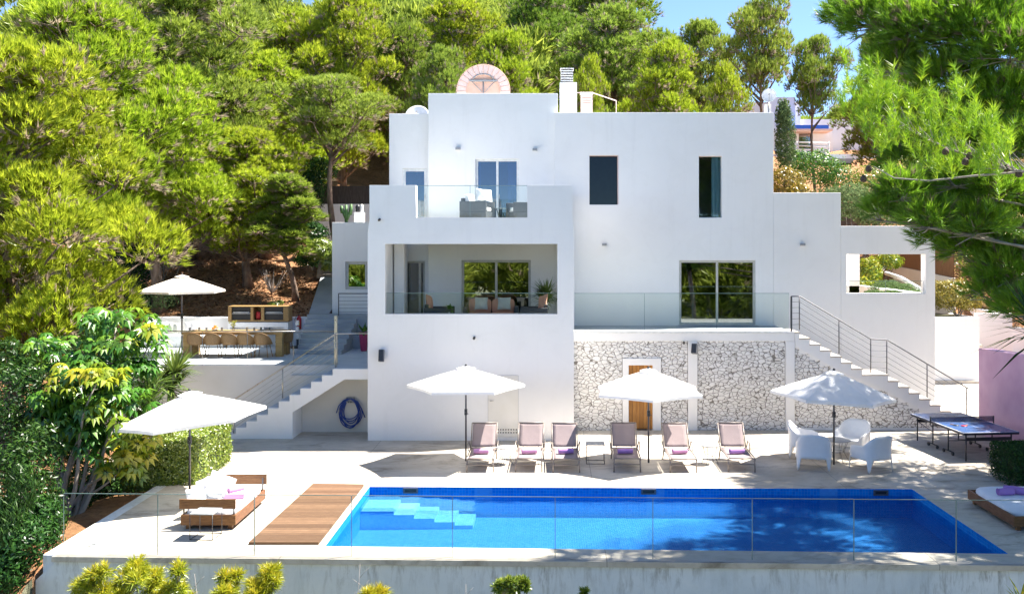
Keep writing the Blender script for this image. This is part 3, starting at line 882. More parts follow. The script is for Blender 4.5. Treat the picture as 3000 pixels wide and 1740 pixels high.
# hatch with ventilation holes in the lower front wall
x0, x1 = XX(1430, 27.5), XX(1518, 27.5); z1 = ZZ(1100, 27.5)
hatch = vb(MB().box(x0, x1, 27.497, 27.509, .10, z1), "utility_door", m_noisy('cream_door', (.72,.70,.64), (.77,.75,.70), 2, .6), 0.002)
MB().box(x0-.008, x0-.001, 27.505, 27.509, .10, z1).box(x1+.001, x1+.008, 27.505, 27.509, .10, z1).box(x0, x1, 27.505, 27.509, z1+.001, z1+.007).build("door_gap", M['lgrey'], hatch, off=VO)
MB().tube([(x0+.06, 27.495, 1.15), (x0+.06, 27.45, 1.15), (x0+.16, 27.45, 1.15)], .01, 6).build("handle", M['steel'], hatch, off=VO)
vh = MB()
for r_ in range(2):
    for c_ in range(8):
        xx = XX(1459+c_*7.7, 27.5); zz = ZZ(1258+r_*8.5, 27.5)
        vh.box(xx-.018, xx+.018, 27.4935, 27.4965, zz-.018, zz+.018)
vh.build("vent_grille", M['hole'], hatch, off=VO)
# glass railings of loggia and balcony
def rail_glass(x0, x1, y, z0, z1, splits=(), name="glass_railing"):
    xs_ = [x0] + list(splits) + [x1]
    r = None
    b = MB()
    for i in range(len(xs_)-1): b.box(xs_[i]+.006, xs_[i+1]-.006, y, y+.012, z0, z1)
    r = vb(b, name, M['glass'])
    e = MB().box(x0, x1, y-.001, y+.013, z1, z1+.014)
    for s_ in splits: e.box(s_-.006, s_+.006, y, y+.012, z0, z1)
    e.build("glass_edge", M['gedge'], r, off=VO)
rail_glass(LG[0]+.01, LG[1]-.01, 27.68, 3.64, 4.22)
rail_glass(-3.84, -.65, 27.66, 6.43, 7.33, (-2.3,))
rail_glass(GO[0]+.02, GO[1]-.02, 31.85, 4.03, 4.42, (11.2,))

# terrace, stone wall -------------------------------------------------
dS = 29.04
TX1 = 7.45
b = MB()
b.box(.703, TX1, dS, 31.597, 2.70, 2.945)
for a, c in ((2016, 2044), (2302, 2329)):
    b.box(XX(a, dS), XX(c, dS), dS, dS+.3, -.1, 2.697)
b.wall(XX(1824, dS), XX(1937, dS), -.1, ZZ(1050, dS), dS, dS+.3, [(XX(1842, dS), XX(1913, dS), -.2, ZZ(1070, dS))])
vb(b, "terrace_wall", PL, 0.01)
vb(MB().box(.72, TX1-.0, dS+.35, 31.59, 2.948, 2.965), "terrace_floor", M['greytile'])
vb(MB().box(.705, TX1+.0, dS-.02, dS+.34, 2.948, 2.985), "terrace_edge", M['ceramic'])
vb(MB().box(4.25, 6.85, dC-.25, dC-.003, 2.968, 2.98), "door_sill", M['greytile'])
sy = dS+.035
def stone(x0, x1, poly=None):
    b = MB()
    if poly: b.prism(poly, sy, sy+.25)
    else: b.box(x0, x1, sy, sy+.25, -.1, 2.697)
    vb(b, "stone_cladding", M['stone'])
stone(.705, XX(1822.5, dS)); stone(XX(1938.5, dS), XX(2014.5, dS)); stone(XX(2045.5, dS), XX(2300.5, dS))
b = MB(); b.box(XX(1822.5, dS)+.003, XX(1938.5, dS)-.003, sy, sy+.25, ZZ(1050, dS)+.003, 2.697); vb(b, "stone_cladding", M['stone'])
def sp(px, py): return (XX(px, dS), ZZ(py, dS))
dl = [sp(2331,1008), sp(2456,1078), sp(2540,1112), sp(2619,1151), sp(2700,1193), sp(2790,1234), sp(2830,1258)]
stone(0, 0, [(XX(2330.5,dS), -.1), (dl[-1][0], -.1)] + dl[::-1] + [(XX(2330.5,dS), dl[0][1])])
vb(MB().box(XX(2330,dS), XX(2800,dS), dS+.008, dS+.033, -.02, .07), "plinth", PL)
# wooden door in the stone wall
dw = vb(MB().box(XX(1842,dS)+.004, XX(1913,dS)-.004, dS+.12, dS+.17, .02, ZZ(1070,dS)-.004), "wooden_door", M['door_wood'])
MB().tube([(XX(1902,dS), dS+.118, .95), (XX(1902,dS), dS+.07, .95)], .025, 10).build("door_knob", M['ceramic'], dw, off=VO)
vb(MB().box(.73, TX1-.3, dS+.6, dS+.9, -.1, 2.69), "basement_wall", PL)
# terrace balustrade
rail_glass(XX(1683, 29.25), XX(2312, 29.25), 29.25, 2.99, ZZ(860, 29.25), (XX(1888,29.25), XX(2100,29.25)))

# right staircase ------------------------------------------------------
SR = thing("outdoor_staircase", "white staircase with beige treads descending right beside the stone wall", "staircase", (9.5, 29.6, 0))
SO = SR.location
rise, run = .1845, .3175
x = TX1 + .003; z = 2.945
top = [(x, z)]; treads = []
for k in range(16):
    w = run if k not in (0, 7) else (.14 if k == 0 else .79)
    x2 = x + w
    treads.append((x, x2, z)); top.append((x2, z)); z -= rise; top.append((x2, z)); x = x2
top = top[:-1]
z_end = top[-1][1]
low = [(XX(2331,dS), ZZ(1014,dS)), sp(2456,1086), sp(2540,1120), sp(2619,1159), sp(2700,1201), sp(2790,1241), (XX(2835,dS), -.02), (top[-1][0], -.02)]
poly = low + [p for p in top[::-1]]
b = MB(); 
b.prism(poly, dS-.006, dS+.03)
b.build("stringer", PL, SR, off=SO)
b = MB()
for x0, x2, zz in treads: b.box(x0, x2, dS+.033, dS+1.25, max(zz-.45, -.05), zz)
b.build("flight", PL, SR, off=SO)
b = MB()
for x0, x2, zz in treads: b.box(x0-.015, x2+.02, dS-.03, dS+1.22, zz+.002, zz+.034)
b.build("treads", M['step'], SR, off=SO)
def railing(parent, off, y, rail, posts, nw=5, thick=.02, wires=True, wmat='dsteel', name="railing", bottoms=None):
    """rail: handrail polyline (x,z); posts: (x, ztop, zbot)"""
    r = MB(); 
    pts = [(x_, y, z_) for x_, z_ in rail]
    r.tube(pts, thick, 8)
    ro = r.build("handrail", M[wmat], parent, off=off)
    for x_, zt_, zb_ in posts:
        MB().tube([(x_, y, zb_), (x_, y, zt_)], .018, 8).build("post", M[wmat], ro)  .location = (0,0,0)
    for c in KIDS(ro):
        me_ = c.data
        for v_ in me_.vertices: v_.co -= Vector(off)
    if wires:
        w = MB()
        for i in range(len(posts)-1):
            a, c = posts[i], posts[i+1]
            for k in range(1, nw+1):
                f = k/(nw+1)
                w.tube([(a[0], y, a[2] + (a[1]-a[2])*f), (c[0], y, c[2] + (c[1]-c[2])*f)], .006, 5, False)
        w.build("wires", M['dsteel'] if wmat == 'dsteel' else M['steel'], ro, off=off)
    return ro
yr = 29.22
def rp(px, py): return (XX(px, yr), ZZ(py, yr))
posts = [(rp(2318,0)[0], ZZ(868,yr), ZZ(968,yr)), (rp(2342,0)[0], ZZ(868,yr), ZZ(966,yr)), (rp(2458,0)[0], ZZ(940,yr), ZZ(1036,yr)),
         (rp(2551,0)[0], ZZ(994,yr), ZZ(1092,yr)), (rp(2598,0)[0], ZZ(996,yr), ZZ(1094,yr)), (rp(2716,0)[0], ZZ(1066,yr), ZZ(1164,yr)), (rp(2832,0)[0], ZZ(1136,yr), ZZ(1235,yr))]
railing(SR, SO, yr, [rp(2318,868), rp(2343,868), rp(2551,993), rp(2600,996), rp(2838,1139)], posts, 5, .018)
MB().box(posts[0][0]-.02, posts[0][0]+.02, yr-.05, yr+.03, 2.95, posts[0][1]).build("newel", M['dsteel'], SR, off=SO)

# left staircase and dining terrace ------------------------------------
SLd = 27.75
sx_ = [660, 690.7, 721.5, 752, 785, 816.5, 848, 879.5, 911, 943, 974.5, 1084]
sz_ = [5.6 - (py-720)/F*SLd for py in (1272, 1252.5, 1234, 1215, 1195, 1175, 1156.5, 1137, 1118, 1099, 1080.4)]
SL = thing("outdoor_staircase", "white staircase climbing right to the dining terrace, hollow underneath", "staircase", (-7.5, 28.3, 0))
top = []
for k in range(11):
    top.append((XX(sx_[k], SLd), sz_[k])); top.append((XX(sx_[k+1], SLd), sz_[k]))
xR = -5.24
top[-1] = (xR, sz_[-1])
low = [(top[0][0], -.05), (XX(857,SLd), -.05), (XX(857,SLd), ZZ(1208,SLd)), (XX(1010,SLd), ZZ(1111,SLd)), (xR, ZZ(1111,SLd))]
b = MB(); b.prism(low + top[::-1], SLd, SLd+.18)
b.build("stringer", PL, SL, off=SL.location, bevel=.008)
b = MB()
for k in range(11):
    a, c = XX(sx_[k], SLd), XX(sx_[k+1], SLd)
    if k == 10: c = xR
    b.box(a+.0, c, SLd+.183, 28.93, sz_[k]-.35 if k > 1 else -.05, sz_[k]-.004)
b.build("flight", M['whitestep'], SL, off=SL.location)
b = MB().box(XX(857,SLd)-.2, XX(857,SLd), SLd+.183, 28.77, -.05, ZZ(1208,SLd)); b.build("side_wall", PL, SL, off=SL.location)
ys = 27.95
def lp(px, py): return (XX(px, ys), ZZ(py, ys))
railing(SL, SL.location, ys, [lp(685,1171), lp(984,977), (xR-.01, ZZ(977,ys))], [(lp(685,0)[0], ZZ(1171,ys), ZZ(1268,ys)), (lp(828,0)[0], ZZ(1079,ys), ZZ(1166,ys)), (lp(984,0)[0], ZZ(977,ys), ZZ(1076,ys))], 5, .02, True, 'steel')

DT = thing("dining_terrace", "raised white and grey paved dining terrace left of the villa", "terrace", (-9.5, 31, 0))
DO = DT.location
b = MB(); b.box(-14.6, xR-.003, 28.95, 34.5, -.3, 1.985)
b.build("retaining_wall", m_noisy('grey_white_render', (.62,.61,.58), (.70,.69,.67), .8, .85), DT, off=DO, bevel=.01)
MB().box(-14.5, xR-.01, 28.99, 34.5, 1.987, 2.0).build("paving", M['whitestep'], DT, off=DO)
# terrace guard rail
yg = 29.05
rr = MB().tube([(XX(380,yg), yg, ZZ(970,yg)), (XX(986,yg), yg, ZZ(971,yg))], .02, 8).build("handrail", M['steel'], DT, off=DO)
for px in (380, 460, 593, 725, 860):
    MB().tube([(XX(px,yg), yg, 2.0), (XX(px,yg), yg, ZZ(970,yg))], .009, 6).build("post", M['steel'], rr, off=DO)
MB().box(XX(380,yg), XX(980,yg), yg-.004, yg+.004, 2.02, ZZ(970,yg)-.05).build("glass_panel", m_glass('thin_glass', (.965,.985,.98), .02, .8), rr, off=DO)
MB().box(XX(980,yg), XX(989,yg), yg-.04, yg+.0, 2.0, ZZ(925,yg)).build("post", M['steel'], rr, off=DO)
# back wall with bench
BW = thing("garden_wall", "long low white wall behind the dining table, with a built-in bench", "wall", (-10, 34.5, 2))
b = MB(); b.box(-14.6, XX(905,34.6), 34.5, 34.85, -.2, 3.02)
b.build("wall", PL, BW, off=BW.location, bevel=.01)
b = MB(); b.box(-14.6, XX(668,34.4), 33.85, 34.497, 2.003, 2.42)
b.build("bench", PL, BW, off=BW.location, bevel=.01)
# barbecue counter
BC = thing("barbecue_counter", "white masonry counter carrying the wooden grill cabinet", "counter", (XX(756,34), 34.1, 2))
xa, xc = XX(668,33.9), XX(845,33.9)
b = MB(); b.wall(xa, xc, 2.003, ZZ(944,33.9), 33.85, 34.495, [(xa+.08, xa+1.2, 1.9, ZZ(958,33.9)), (xa+1.28, xc-.15, 1.9, ZZ(958,33.9))])
b.build("counter", PL, BC, off=BC.location, bevel=.006)
gc = thing("grill_cabinet", "wood-framed cabinet holding two black grills on the white counter", "barbecue", (XX(756,34), 34.1, ZZ(944,33.9)))
zc = ZZ(942,33.9); zt2 = ZZ(897,33.9)
b = MB().wall(xa, xc, zc, zt2, 33.9, 34.4, [(xa+.12, xa+.80, zc+.05, zt2-.03), (xa+.90, xa+1.17, zc+.05, zt2-.03), (xa+1.28, xa+1.96, zc+.05, zt2-.03)])
b.build("cabinet", M['tabletop'], gc, off=gc.location)
MB().box(xa, xc, 34.403, 34.43, zc, zt2).build("back_panel", M['tabletop'], gc, off=gc.location)
for dx in (.12, 1.28):
    g_ = MB().box(xa+dx+.01, xa+dx+.67, 33.96, 34.39, zc+.05, zt2-.035).build("grill", M['black'], gc, off=gc.location)
    MB().box(xa+dx+.02, xa+dx+.66, 33.915, 33.955, zc+.28, zc+.295).tube([(xa+dx+.06, 33.92, zc+.33), (xa+dx+.62, 33.92, zc+.33)], .012, 6).build("rack", M['ceramic'], g_, off=gc.location)
MB().rbox((xa+1.03, 34.1, zc+.2), (.16,.2,.28)).build("red_bag", M['red'], gc, off=gc.location)
MB().box(xc-.09, xc-.001, 34.0, 34.3, zc+.04, zt2-.06).build("side_flap", M['tabletop'], gc, off=gc.location)

# steps going up between terrace and annex
US = thing("garden_steps", "grey garden steps climbing behind the dining terrace to the annex", "steps", (-8.4, 33, 2))
b = MB()
n_ = 8
for k in range(n_):
    y0 = 31.6 + k*.40; zz = 2.003 + (k+1)*.14
    xl = XX(868 + k*4.5, y0); 
    xr = XX(1000, 31.6) if k < 8 else XX(985, y0)
    b.box(xl, xr, y0, 35.0, 2.003 if k == 0 else zz-.14, zz)
b.build("flight", M['greytile'], US, off=US.location)
b = MB().add([(XX(905,34.9), 34.9, 3.13), (-8.05, 34.9, 3.13), (-8.05, 39.5, 4.3), (XX(940,39.5), 39.5, 4.3), (XX(905,34.9), 34.9, 2.0), (XX(940,39.5), 39.5, 2.0)], [(0,1,2,3), (0,3,5,4)])
b.build("ramp", M['greytile'], US, off=US.location)
b = MB()
for k in range(5): b.box(XX(935+k,40+k*.5), -8.05, 39.6+k*.5, 44, 4.25, 4.42+k*.17)
b.build("upper_steps", M['bark_grey'], US, off=US.location)
for k, (py) in enumerate((985, 965, 946)):
    d_ = 31.9+k*.8
    MB().box(XX(865,d_), XX(874,d_), d_, d_+.1, ZZ(py+8,d_), ZZ(py-7,d_)).build("step_light", M['ceramic'], US, off=US.location)
# landing
LD = thing("landing", "raised grey landing with wire railing in front of the annex", "landing", (-7.2, 34.6, 2))
b = MB().box(XX(1000,34.2), -5.27, 34.2, 35.19, 2.003, 3.1)
b.build("block", M['greytile'], LD, off=LD.location)
MB().box(XX(1000,33.4)-.0, -5.27, 33.4, 34.19, 2.003, 2.45).build("lower_block", M['greytile'], LD, off=LD.location)
yL = 34.25
railing(LD, LD.location, yL, [(XX(992,yL), ZZ(860,yL)), (-5.3, ZZ(860,yL))], [(XX(992,yL), ZZ(860,yL), 3.1), (-5.45, ZZ(860,yL), 3.1)], 5, .018)

# roof things ----------------------------------------------------------
ch = thing("chimney", "white square chimney with slatted cap beside the upper roof", "chimney", (XX(1664,34), 34.3, 9.75))
dK = 34.0
MB().box(XX(1640,dK), XX(1690,dK), dK, dK+.6, 9.75, ZZ(242,dK)).build("stack", PL, ch, off=ch.location, bevel=.01)
b = MB()
for k in range(5):
    z_ = ZZ(238,dK) + k*.088
    b.box(XX(1643,dK), XX(1679,dK), dK+.05, dK+.5, z_, z_+.042)
b.box(XX(1641,dK), XX(1681,dK), dK+.03, dK+.52, ZZ(238,dK)+.44, ZZ(238,dK)+.47)
b.build("cap", M['ceramic'], ch, off=ch.location)
b = MB()
for sx2 in (1645, 1676): b.box(XX(sx2,dK)-.0, XX(sx2,dK)+.03, dK+.08, dK+.47, ZZ(243,dK), ZZ(238,dK)+.43)
b.build("cap_core", M['dgrey'], ch, off=ch.location)
c2 = thing("chimney", "small pink chimney with vent slots behind the white chimney", "chimney", (XX(1718,36), 36.3, 9.75))
b = MB().wall(XX(1702,36), XX(1736,36), 9.75, ZZ(275,36), 36.0, 36.05, [(XX(1706,36), XX(1732,36), ZZ(303,36)+.0, ZZ(300,36)), (XX(1706,36), XX(1732,36), ZZ(296,36), ZZ(293,36)), (XX(1706,36), XX(1732,36), ZZ(289,36), ZZ(286,36))])
b.box(XX(1702,36), XX(1736,36), 36.2, 36.4, 9.75, ZZ(275,36))
b.box(XX(1700,36), XX(1738,36), 35.98, 36.43, ZZ(275,36)+.003, ZZ(270,36))
b.build("stack", M['palepink'], c2, off=c2.location)
MB().tube([(XX(1690,36), 36, ZZ(272,36)), (XX(1740,36.5), 36.5, ZZ(274,36.5)), (XX(1805,37), 37, ZZ(296,37))], .02, 6).tube([(XX(1805,37), 37, ZZ(296,37)), (XX(1805,37), 37, 9.7)], .015, 6).build("awning_rod", M['palepink'], c2, off=c2.location)
# fan-shaped arch on the roof
dR = 36.0
ac = (XX(1416,dR), ZZ(268,dR)); Ro = 78/F*dR; Ri = 50/F*dR
AR = thing("arched_screen", "round-headed pale pink arched roof screen with radiating spokes", "roof screen", (ac[0], dR, 10.4))
def arcpts(r, n=28, a0=0, a1=math.pi): return [(ac[0]+r*math.cos(a0+(a1-a0)*i/n), ac[1]+r*math.sin(a0+(a1-a0)*i/n)) for i in range(n+1)]
ring = arcpts(Ro) + arcpts(Ri)[::-1]
b = MB()
n_ = 28
A_, B_ = arcpts(Ro), arcpts(Ri)
for i in range(n_): b.prism([B_[i], A_[i], A_[i+1], B_[i+1]], dR, dR+.14)
b.box(ac[0]+Ri, ac[0]+Ro, dR, dR+.14, 10.45, ac[1]); b.box(ac[0]-Ro, ac[0]-Ri, dR, dR+.14, 10.45, ac[1])
b.build("arch_ring", M['palepink'], AR, off=AR.location)
b = MB().prism(B_[::1] + [(ac[0]-Ri, 10.45), (ac[0]+Ri, 10.45)], dR+.06, dR+.10)
b.build("infill", M['peach'], AR, off=AR.location)
b = MB()
for i in range(15):
    a = math.pi*i/14
    b.tube([(ac[0]+Ri*math.cos(a), dR-.008, ac[1]+Ri*math.sin(a)), (ac[0]+Ro*math.cos(a), dR-.008, ac[1]+Ro*math.sin(a))], .011, 5)
b.tube([(x_, dR-.01, z_) for x_, z_ in A_], .018, 6).tube([(x_, dR-.01, z_) for x_, z_ in B_], .015, 6)
b.build("joints", M['peach'], AR, off=AR.location)
b = MB()
zb_ = ac[1] + .36
b.box(ac[0]-.52, ac[0]+.52, dR-.05, dR+.05, zb_, zb_+.06)
b.tube([(ac[0], dR-.02, zb_), (ac[0], dR-.02, 10.45)], .025, 6)
for s_ in (-1, 1): b.tube([(ac[0]+s_*.42, dR-.02, zb_), (ac[0]+s_*.05, dR-.02, ac[1]-.05)], .015, 5)
b.tube([(ac[0]+.4*math.cos(a_), dR-.02, zb_+.03+.25*math.sin(a_)) for a_ in [math.pi*i/10 for i in range(11)]], .02, 6)
b.build("spokes", M['lgrey'], AR, off=AR.location)
# satellite dishes
def dish(x, y, z, r, zfoot, label, tilt, yaw, mastmat='steel', box=None):
    t = thing("satellite_dish", label, "satellite dish", (x, y, zfoot))
    rot = Matrix.Rotation(yaw, 3, 'Z') @ Matrix.Rotation(R(90-tilt), 3, 'X')
    mb = MB(); prof = [(0.0, 0.0), (r*.3, r*.02), (r*.6, r*.08), (r*.85, r*.17), (r, r*.24), (r*.99, r*.25), (r*.84, r*.19), (r*.59, r*.10), (r*.3, r*.04), (0.0, r*.02)]
    mb.lathe(prof, n=28)
    mb.v = [tuple(rot @ Vector(p) + Vector((0, 0, z-zfoot))) for p in mb.v]
    mb.build("reflector", M['ceramic'], t)
    tip = rot @ Vector((0, 0, r*.75)) + Vector((0,0,z-zfoot)); rim = rot @ Vector((0, -r*.95, r*.23)) + Vector((0,0,z-zfoot))
    MB().tube([rim, tip], .012, 6).tube([tip, tip*1.0 + rot @ Vector((0,0,-.08))], .03, 8).build("receiver_arm", M['lgrey'], t)
    MB().tube([(0, .06, 0), (0, .06, z-zfoot-.05)], .03, 8).build("mast", M[mastmat], t)
dish(XX(1223,35), 35, ZZ(342,35), .43, 9.9, "white dish half hidden behind the left roof edge", 30, 0)
dD = 37.0
dish(XX(2253,dD), dD, ZZ(282,dD), .28, 9.72, "round satellite dish on the right end of the villa roof", 12, R(-10))
ms = thing("roof_pier", "short white pier on the roof beneath the right satellite dish", "pier", (XX(2255,dD), dD+.3, 9.72))
MB().box(XX(2246,dD), XX(2263,dD), dD+.2, dD+.45, 9.72, ZZ(303,dD)).build("pier", PL, ms, off=ms.location)

# blue hose on its reel --------------------------------------------------
hy = 28.93
HR = thing("hose_reel", "blue garden hose coiled on a wall bracket beneath the left stairs", "hose", (XX(1027,28.8), 28.77, 0))
random.seed(5)
# back wall of the stair hollow
MB().box(XX(850,28.7), xR, 28.78, 28.93, -.05, ZZ(1111,28.7)+.1).build("hollow_wall", m_noisy('cream_render', (.64,.62,.57), (.70,.68,.63), .8, .85), SL, off=SL.location)
hx, hz = XX(1027,28.75), ZZ(1172,28.75)
MB().box(hx-.12, hx+.12, 28.66, 28.775, hz-.07, hz+.09).box(hx-.10, hx+.10, 28.60, 28.66, hz-.05, hz-.01).build("bracket", M['lgrey'], HR, off=HR.location, bevel=.008)
MB().box(hx-.05, hx-.01, 28.594, 28.6, hz-.045, hz-.02).box(hx+.02, hx+.06, 28.594, 28.6, hz-.045, hz-.02).build("tap_slots", M['black'], HR, off=HR.location)
pts = []
loops = 7
for l in range(loops):
    w_ = random.uniform(.22, .36); h_ = random.uniform(.62, .92); ox = random.uniform(-.03, .03); 
    for i in range(20):
        a = math.pi/2 + 2*math.pi*i/20
        s_ = math.sin(a); c_ = math.cos(a)
        pts.append((hx+ox + w_*c_*(1 - .25*max(s_,0)), 28.70 - .012*l + .004*math.sin(i), hz+.07 - h_/2 + h_/2*s_))
sm_pts = []
for i in range(len(pts)-2):
    a, c, d_ = Vector(pts[i]), Vector(pts[i+1]), Vector(pts[i+2]); sm_pts.append((a+c*2+d_)/4)
hb = MB().tube(sm_pts, .017, 6)
hb.tube([(hx-.05, 28.64, hz+.07), (hx-.2, 28.63, hz), (hx-.33, 28.63, hz-.15), (hx-.40, 28.63, hz-.36)], .016, 6)
hb.tube([(hx+.05, 28.64, hz+.07), (hx+.24, 28.63, hz-.02), (hx+.36, 28.63, hz-.25), (hx+.46, 28.63, hz-.50)], .016, 6)
hb.build("hose", M['blue_hose'], HR, off=HR.location)

# right side: planter, walls, steps ---------------------------------------
pl = thing("planter_wall", "tall white planter wall with a clipped bush on top", "planter", (16.6, 39.3, 0))
MB().wall(12.78, XX(2870,39), -.3, ZZ(930,39), 39.0, 39.3).box(XX(2870,39)-.3, XX(2870,39), 39.303, 43, -.3, ZZ(930,39)).build("wall", PL, pl, off=pl.location, bevel=.012)
MB().box(12.8, XX(2870,39)-.31, 39.31, 43, 2.0, ZZ(924,39)-.15).build("soil", M['soil'], pl, off=pl.location)
MB().box(12.78, XX(2870,39)+.02, 38.80, 38.997, -.2, .12).build("kerb", M['step'], pl, off=pl.location)
w3 = thing("garden_wall", "white garden wall behind the planter at the right edge", "wall", (19.3, 42, 0))
MB().box(XX(2862,42), XX(2966,42), 42.0, 42.3, -.3, ZZ(918,42)).box(XX(2966,42)-.3, XX(2966,42), 42.303, 46, -.3, ZZ(918,42)).box(XX(2966,44.5), XX(3100,44.5), 44.5, 44.8, -.3, ZZ(960,44.5)).build("wall", PL, w3, off=w3.location, bevel=.012)
gs = thing("garden_steps", "small beige steps between planter and white garden wall", "steps", (18.4, 41, 0))
b = MB()
for k in range(5): b.box(XX(2870,40.5), XX(2905-k*7,40.5), 40.3+k*.28, 41.9, -.2 if k == 0 else .9+.21*k-.2, .95+.21*k)
b.build("flight", M['step'], gs, off=gs.location)
pw = thing("mauve_wall", "pinkish mauve rendered wall at the far right of the terrace", "wall", (13.0, 26, 0))
b = MB(); b.add([(12.80,28.5,-.1),(12.86,20.6,-.1),(13.2,20.6,-.1),(13.2,28.5,-.1),(12.80,28.5,2.55),(12.86,20.6,2.78),(13.2,20.6,2.78),(13.2,28.5,2.55)],
      [(0,3,2,1),(4,7,6,5)][:1] + [(4,5,6,7),(0,1,5,4),(1,2,6,5),(2,3,7,6),(3,0,4,7)])
b.v = list(b.v)
b.build("wall", M['pinkwall'], pw, off=pw.location)
# garden seen through the framed opening: sloping white wall with reed fence above
gw = thing("sloping_wall", "sloping white boundary wall with reed fence, seen beside the framed opening", "wall", (16, 44, 3))
def rp3(px, py, D): return tuple(P(px, py, D))
pA, pB = (2610, 783, 48), (2745, 812, 42)
b = MB()
xs4 = [(2600, 778, 50), (2640, 783, 47), (2700, 795, 43.5), (2790, 815, 41.5)]
b.add([rp3(*q) for q in xs4] + [rp3(2600, 1000, 50), rp3(2640, 1000, 47), rp3(2700, 1000, 43.5), rp3(2790, 1000, 41.5)], [(4,5,1,0),(5,6,2,1),(6,7,3,2)])
n0 = len(b.v); back = [(x_+.25, y_+.25, z_) for x_, y_, z_ in b.v]; b.add(back, [(0,1,5,4),(1,2,6,5),(2,3,7,6)]); b.add([b.v[0],b.v[1],b.v[2],b.v[3],back[0],back[1],back[2],back[3]], [(0,1,5,4),(1,2,6,5),(2,3,7,6)])
b.build("wall", PL, gw, off=gw.location)
b = MB()
for (a, c) in ((xs4[0], xs4[1]), (xs4[1], xs4[2]), (xs4[2], xs4[3])):
    pa, pc = P(*a), P(*c)
    b.add([pa+Vector((.1,.1,-.05)), pc+Vector((.1,.1,-.05)), pc+Vector((.1,.1,1.55)), pa+Vector((.1,.1,1.9))], [(0,1,2,3)])
    b.add([pa+Vector((.14,.14,-.05)), pc+Vector((.14,.14,-.05)), pc+Vector((.14,.14,1.55)), pa+Vector((.14,.14,1.9))], [(3,2,1,0)])
b.build("reed_fence", M['reed'], gw, off=gw.location)
# low sloping white path edge
se = thing("path_kerb", "white sloping path edge in the garden behind the framed opening", "kerb", (13, 39, 3.2))
MB().tube([P(2595,800,41), P(2640,815,39.5), P(2700,850,37.5), P(2730,872,36)], .09, 6).build("edge", M['ceramic'], se, off=se.location)

# back wall with dark fence up left, pedestal and mannequin-like sculpture
bf = thing("boundary_wall", "white wall topped by a dark slatted fence behind the annex", "wall", (-9.5, 44, 5))
MB().box(XX(900,44), XX(1100,44), 44, 44.25, 4.5, ZZ(598,44)).build("wall", PL, bf, off=bf.location)
MB().box(XX(900,44), XX(1100,44), 44.05, 44.12, ZZ(598,44)+.003, ZZ(545,44)).build("fence", M['darkfence'], bf, off=bf.location)
pd = thing("pedestal", "white square pedestal with a black and white sculpture on the annex roof", "sculpture", (XX(1050,37), 37, 6.3))
MB().box(XX(1037,37), XX(1064,37), 37, 37.35, 6.30, ZZ(622,37)).build("plinth", PL, pd, off=pd.location, bevel=.01)
zp = ZZ(622,37) + .003
MB().lathe([(.06,0),(.09,.05),(.075,.12),(.10,.2),(.07,.27),(.0,.30)], (XX(1046,37), 37.15, zp), 14).build("figure", M['black'], pd, off=pd.location)
MB().lathe([(.05,0),(.07,.06),(.06,.15),(.08,.24),(.03,.31),(.0,.32)], (XX(1057,37), 37.2, zp), 14).build("figure", M['ceramic'], pd, off=pd.location)

# far white house on the hill ----------------------------------------------
FH = thing("hillside_house", "distant white house with blue-edged terrace roof among the pines", "house", (17, 76, 11))
fd = 75
def fbx(b, px0, px1, py0, py1, d0, d1): return b.box(XX(px0,d0), XX(px1,d0), d0, d1, ZZ(py1,d0), ZZ(py0,d0))
b = MB()
fbx(b, 2195, 2345, 300, 460, 77, 83)
fbx(b, 2255, 2330, 285, 462, 76.5, 76.99)
fbx(b, 2325, 2700, 350, 462, 77.5, 84)
b.wall(XX(2318,fd+1), XX(2440,fd+1), ZZ(460,fd+1), ZZ(384,fd+1), fd+1, fd+1.4, [(XX(2340,fd+1), XX(2377,fd+1), ZZ(440,fd+1), ZZ(391,fd+1))])
fbx(b, 2262, 2640, 452, 470, 72.5, 76.4)
b.build("wall", PL, FH, off=FH.location)
fbx(MB(), 2318, 2428, 367, 377, 74, 76.4).build("roof_edge", M['blueline'], FH, off=FH.location)
fbx(MB(), 2318, 2440, 377.5, 384, 74.2, 76.9).build("roof_slab", M['peach'], FH, off=FH.location)
fbx(MB(), 2341, 2376, 392, 439, 76.2, 76.25).build("window", M['pane_dark'], FH, off=FH.location)
b = MB()
for py in (417, 427, 437, 447): b.tube([P(2335,py,72.7), P(2430,py+3,72.7)], .05, 5)
for px in (2335, 2380, 2428): b.tube([P(px,415,72.7), P(px,452,72.7)], .05, 5)
b.build("railing", M['ceramic'], FH, off=FH.location)
fbx(MB(), 2380, 2500, 465, 478, 71, 72.4).build("retaining_slab", M['lgrey'], FH, off=FH.location)
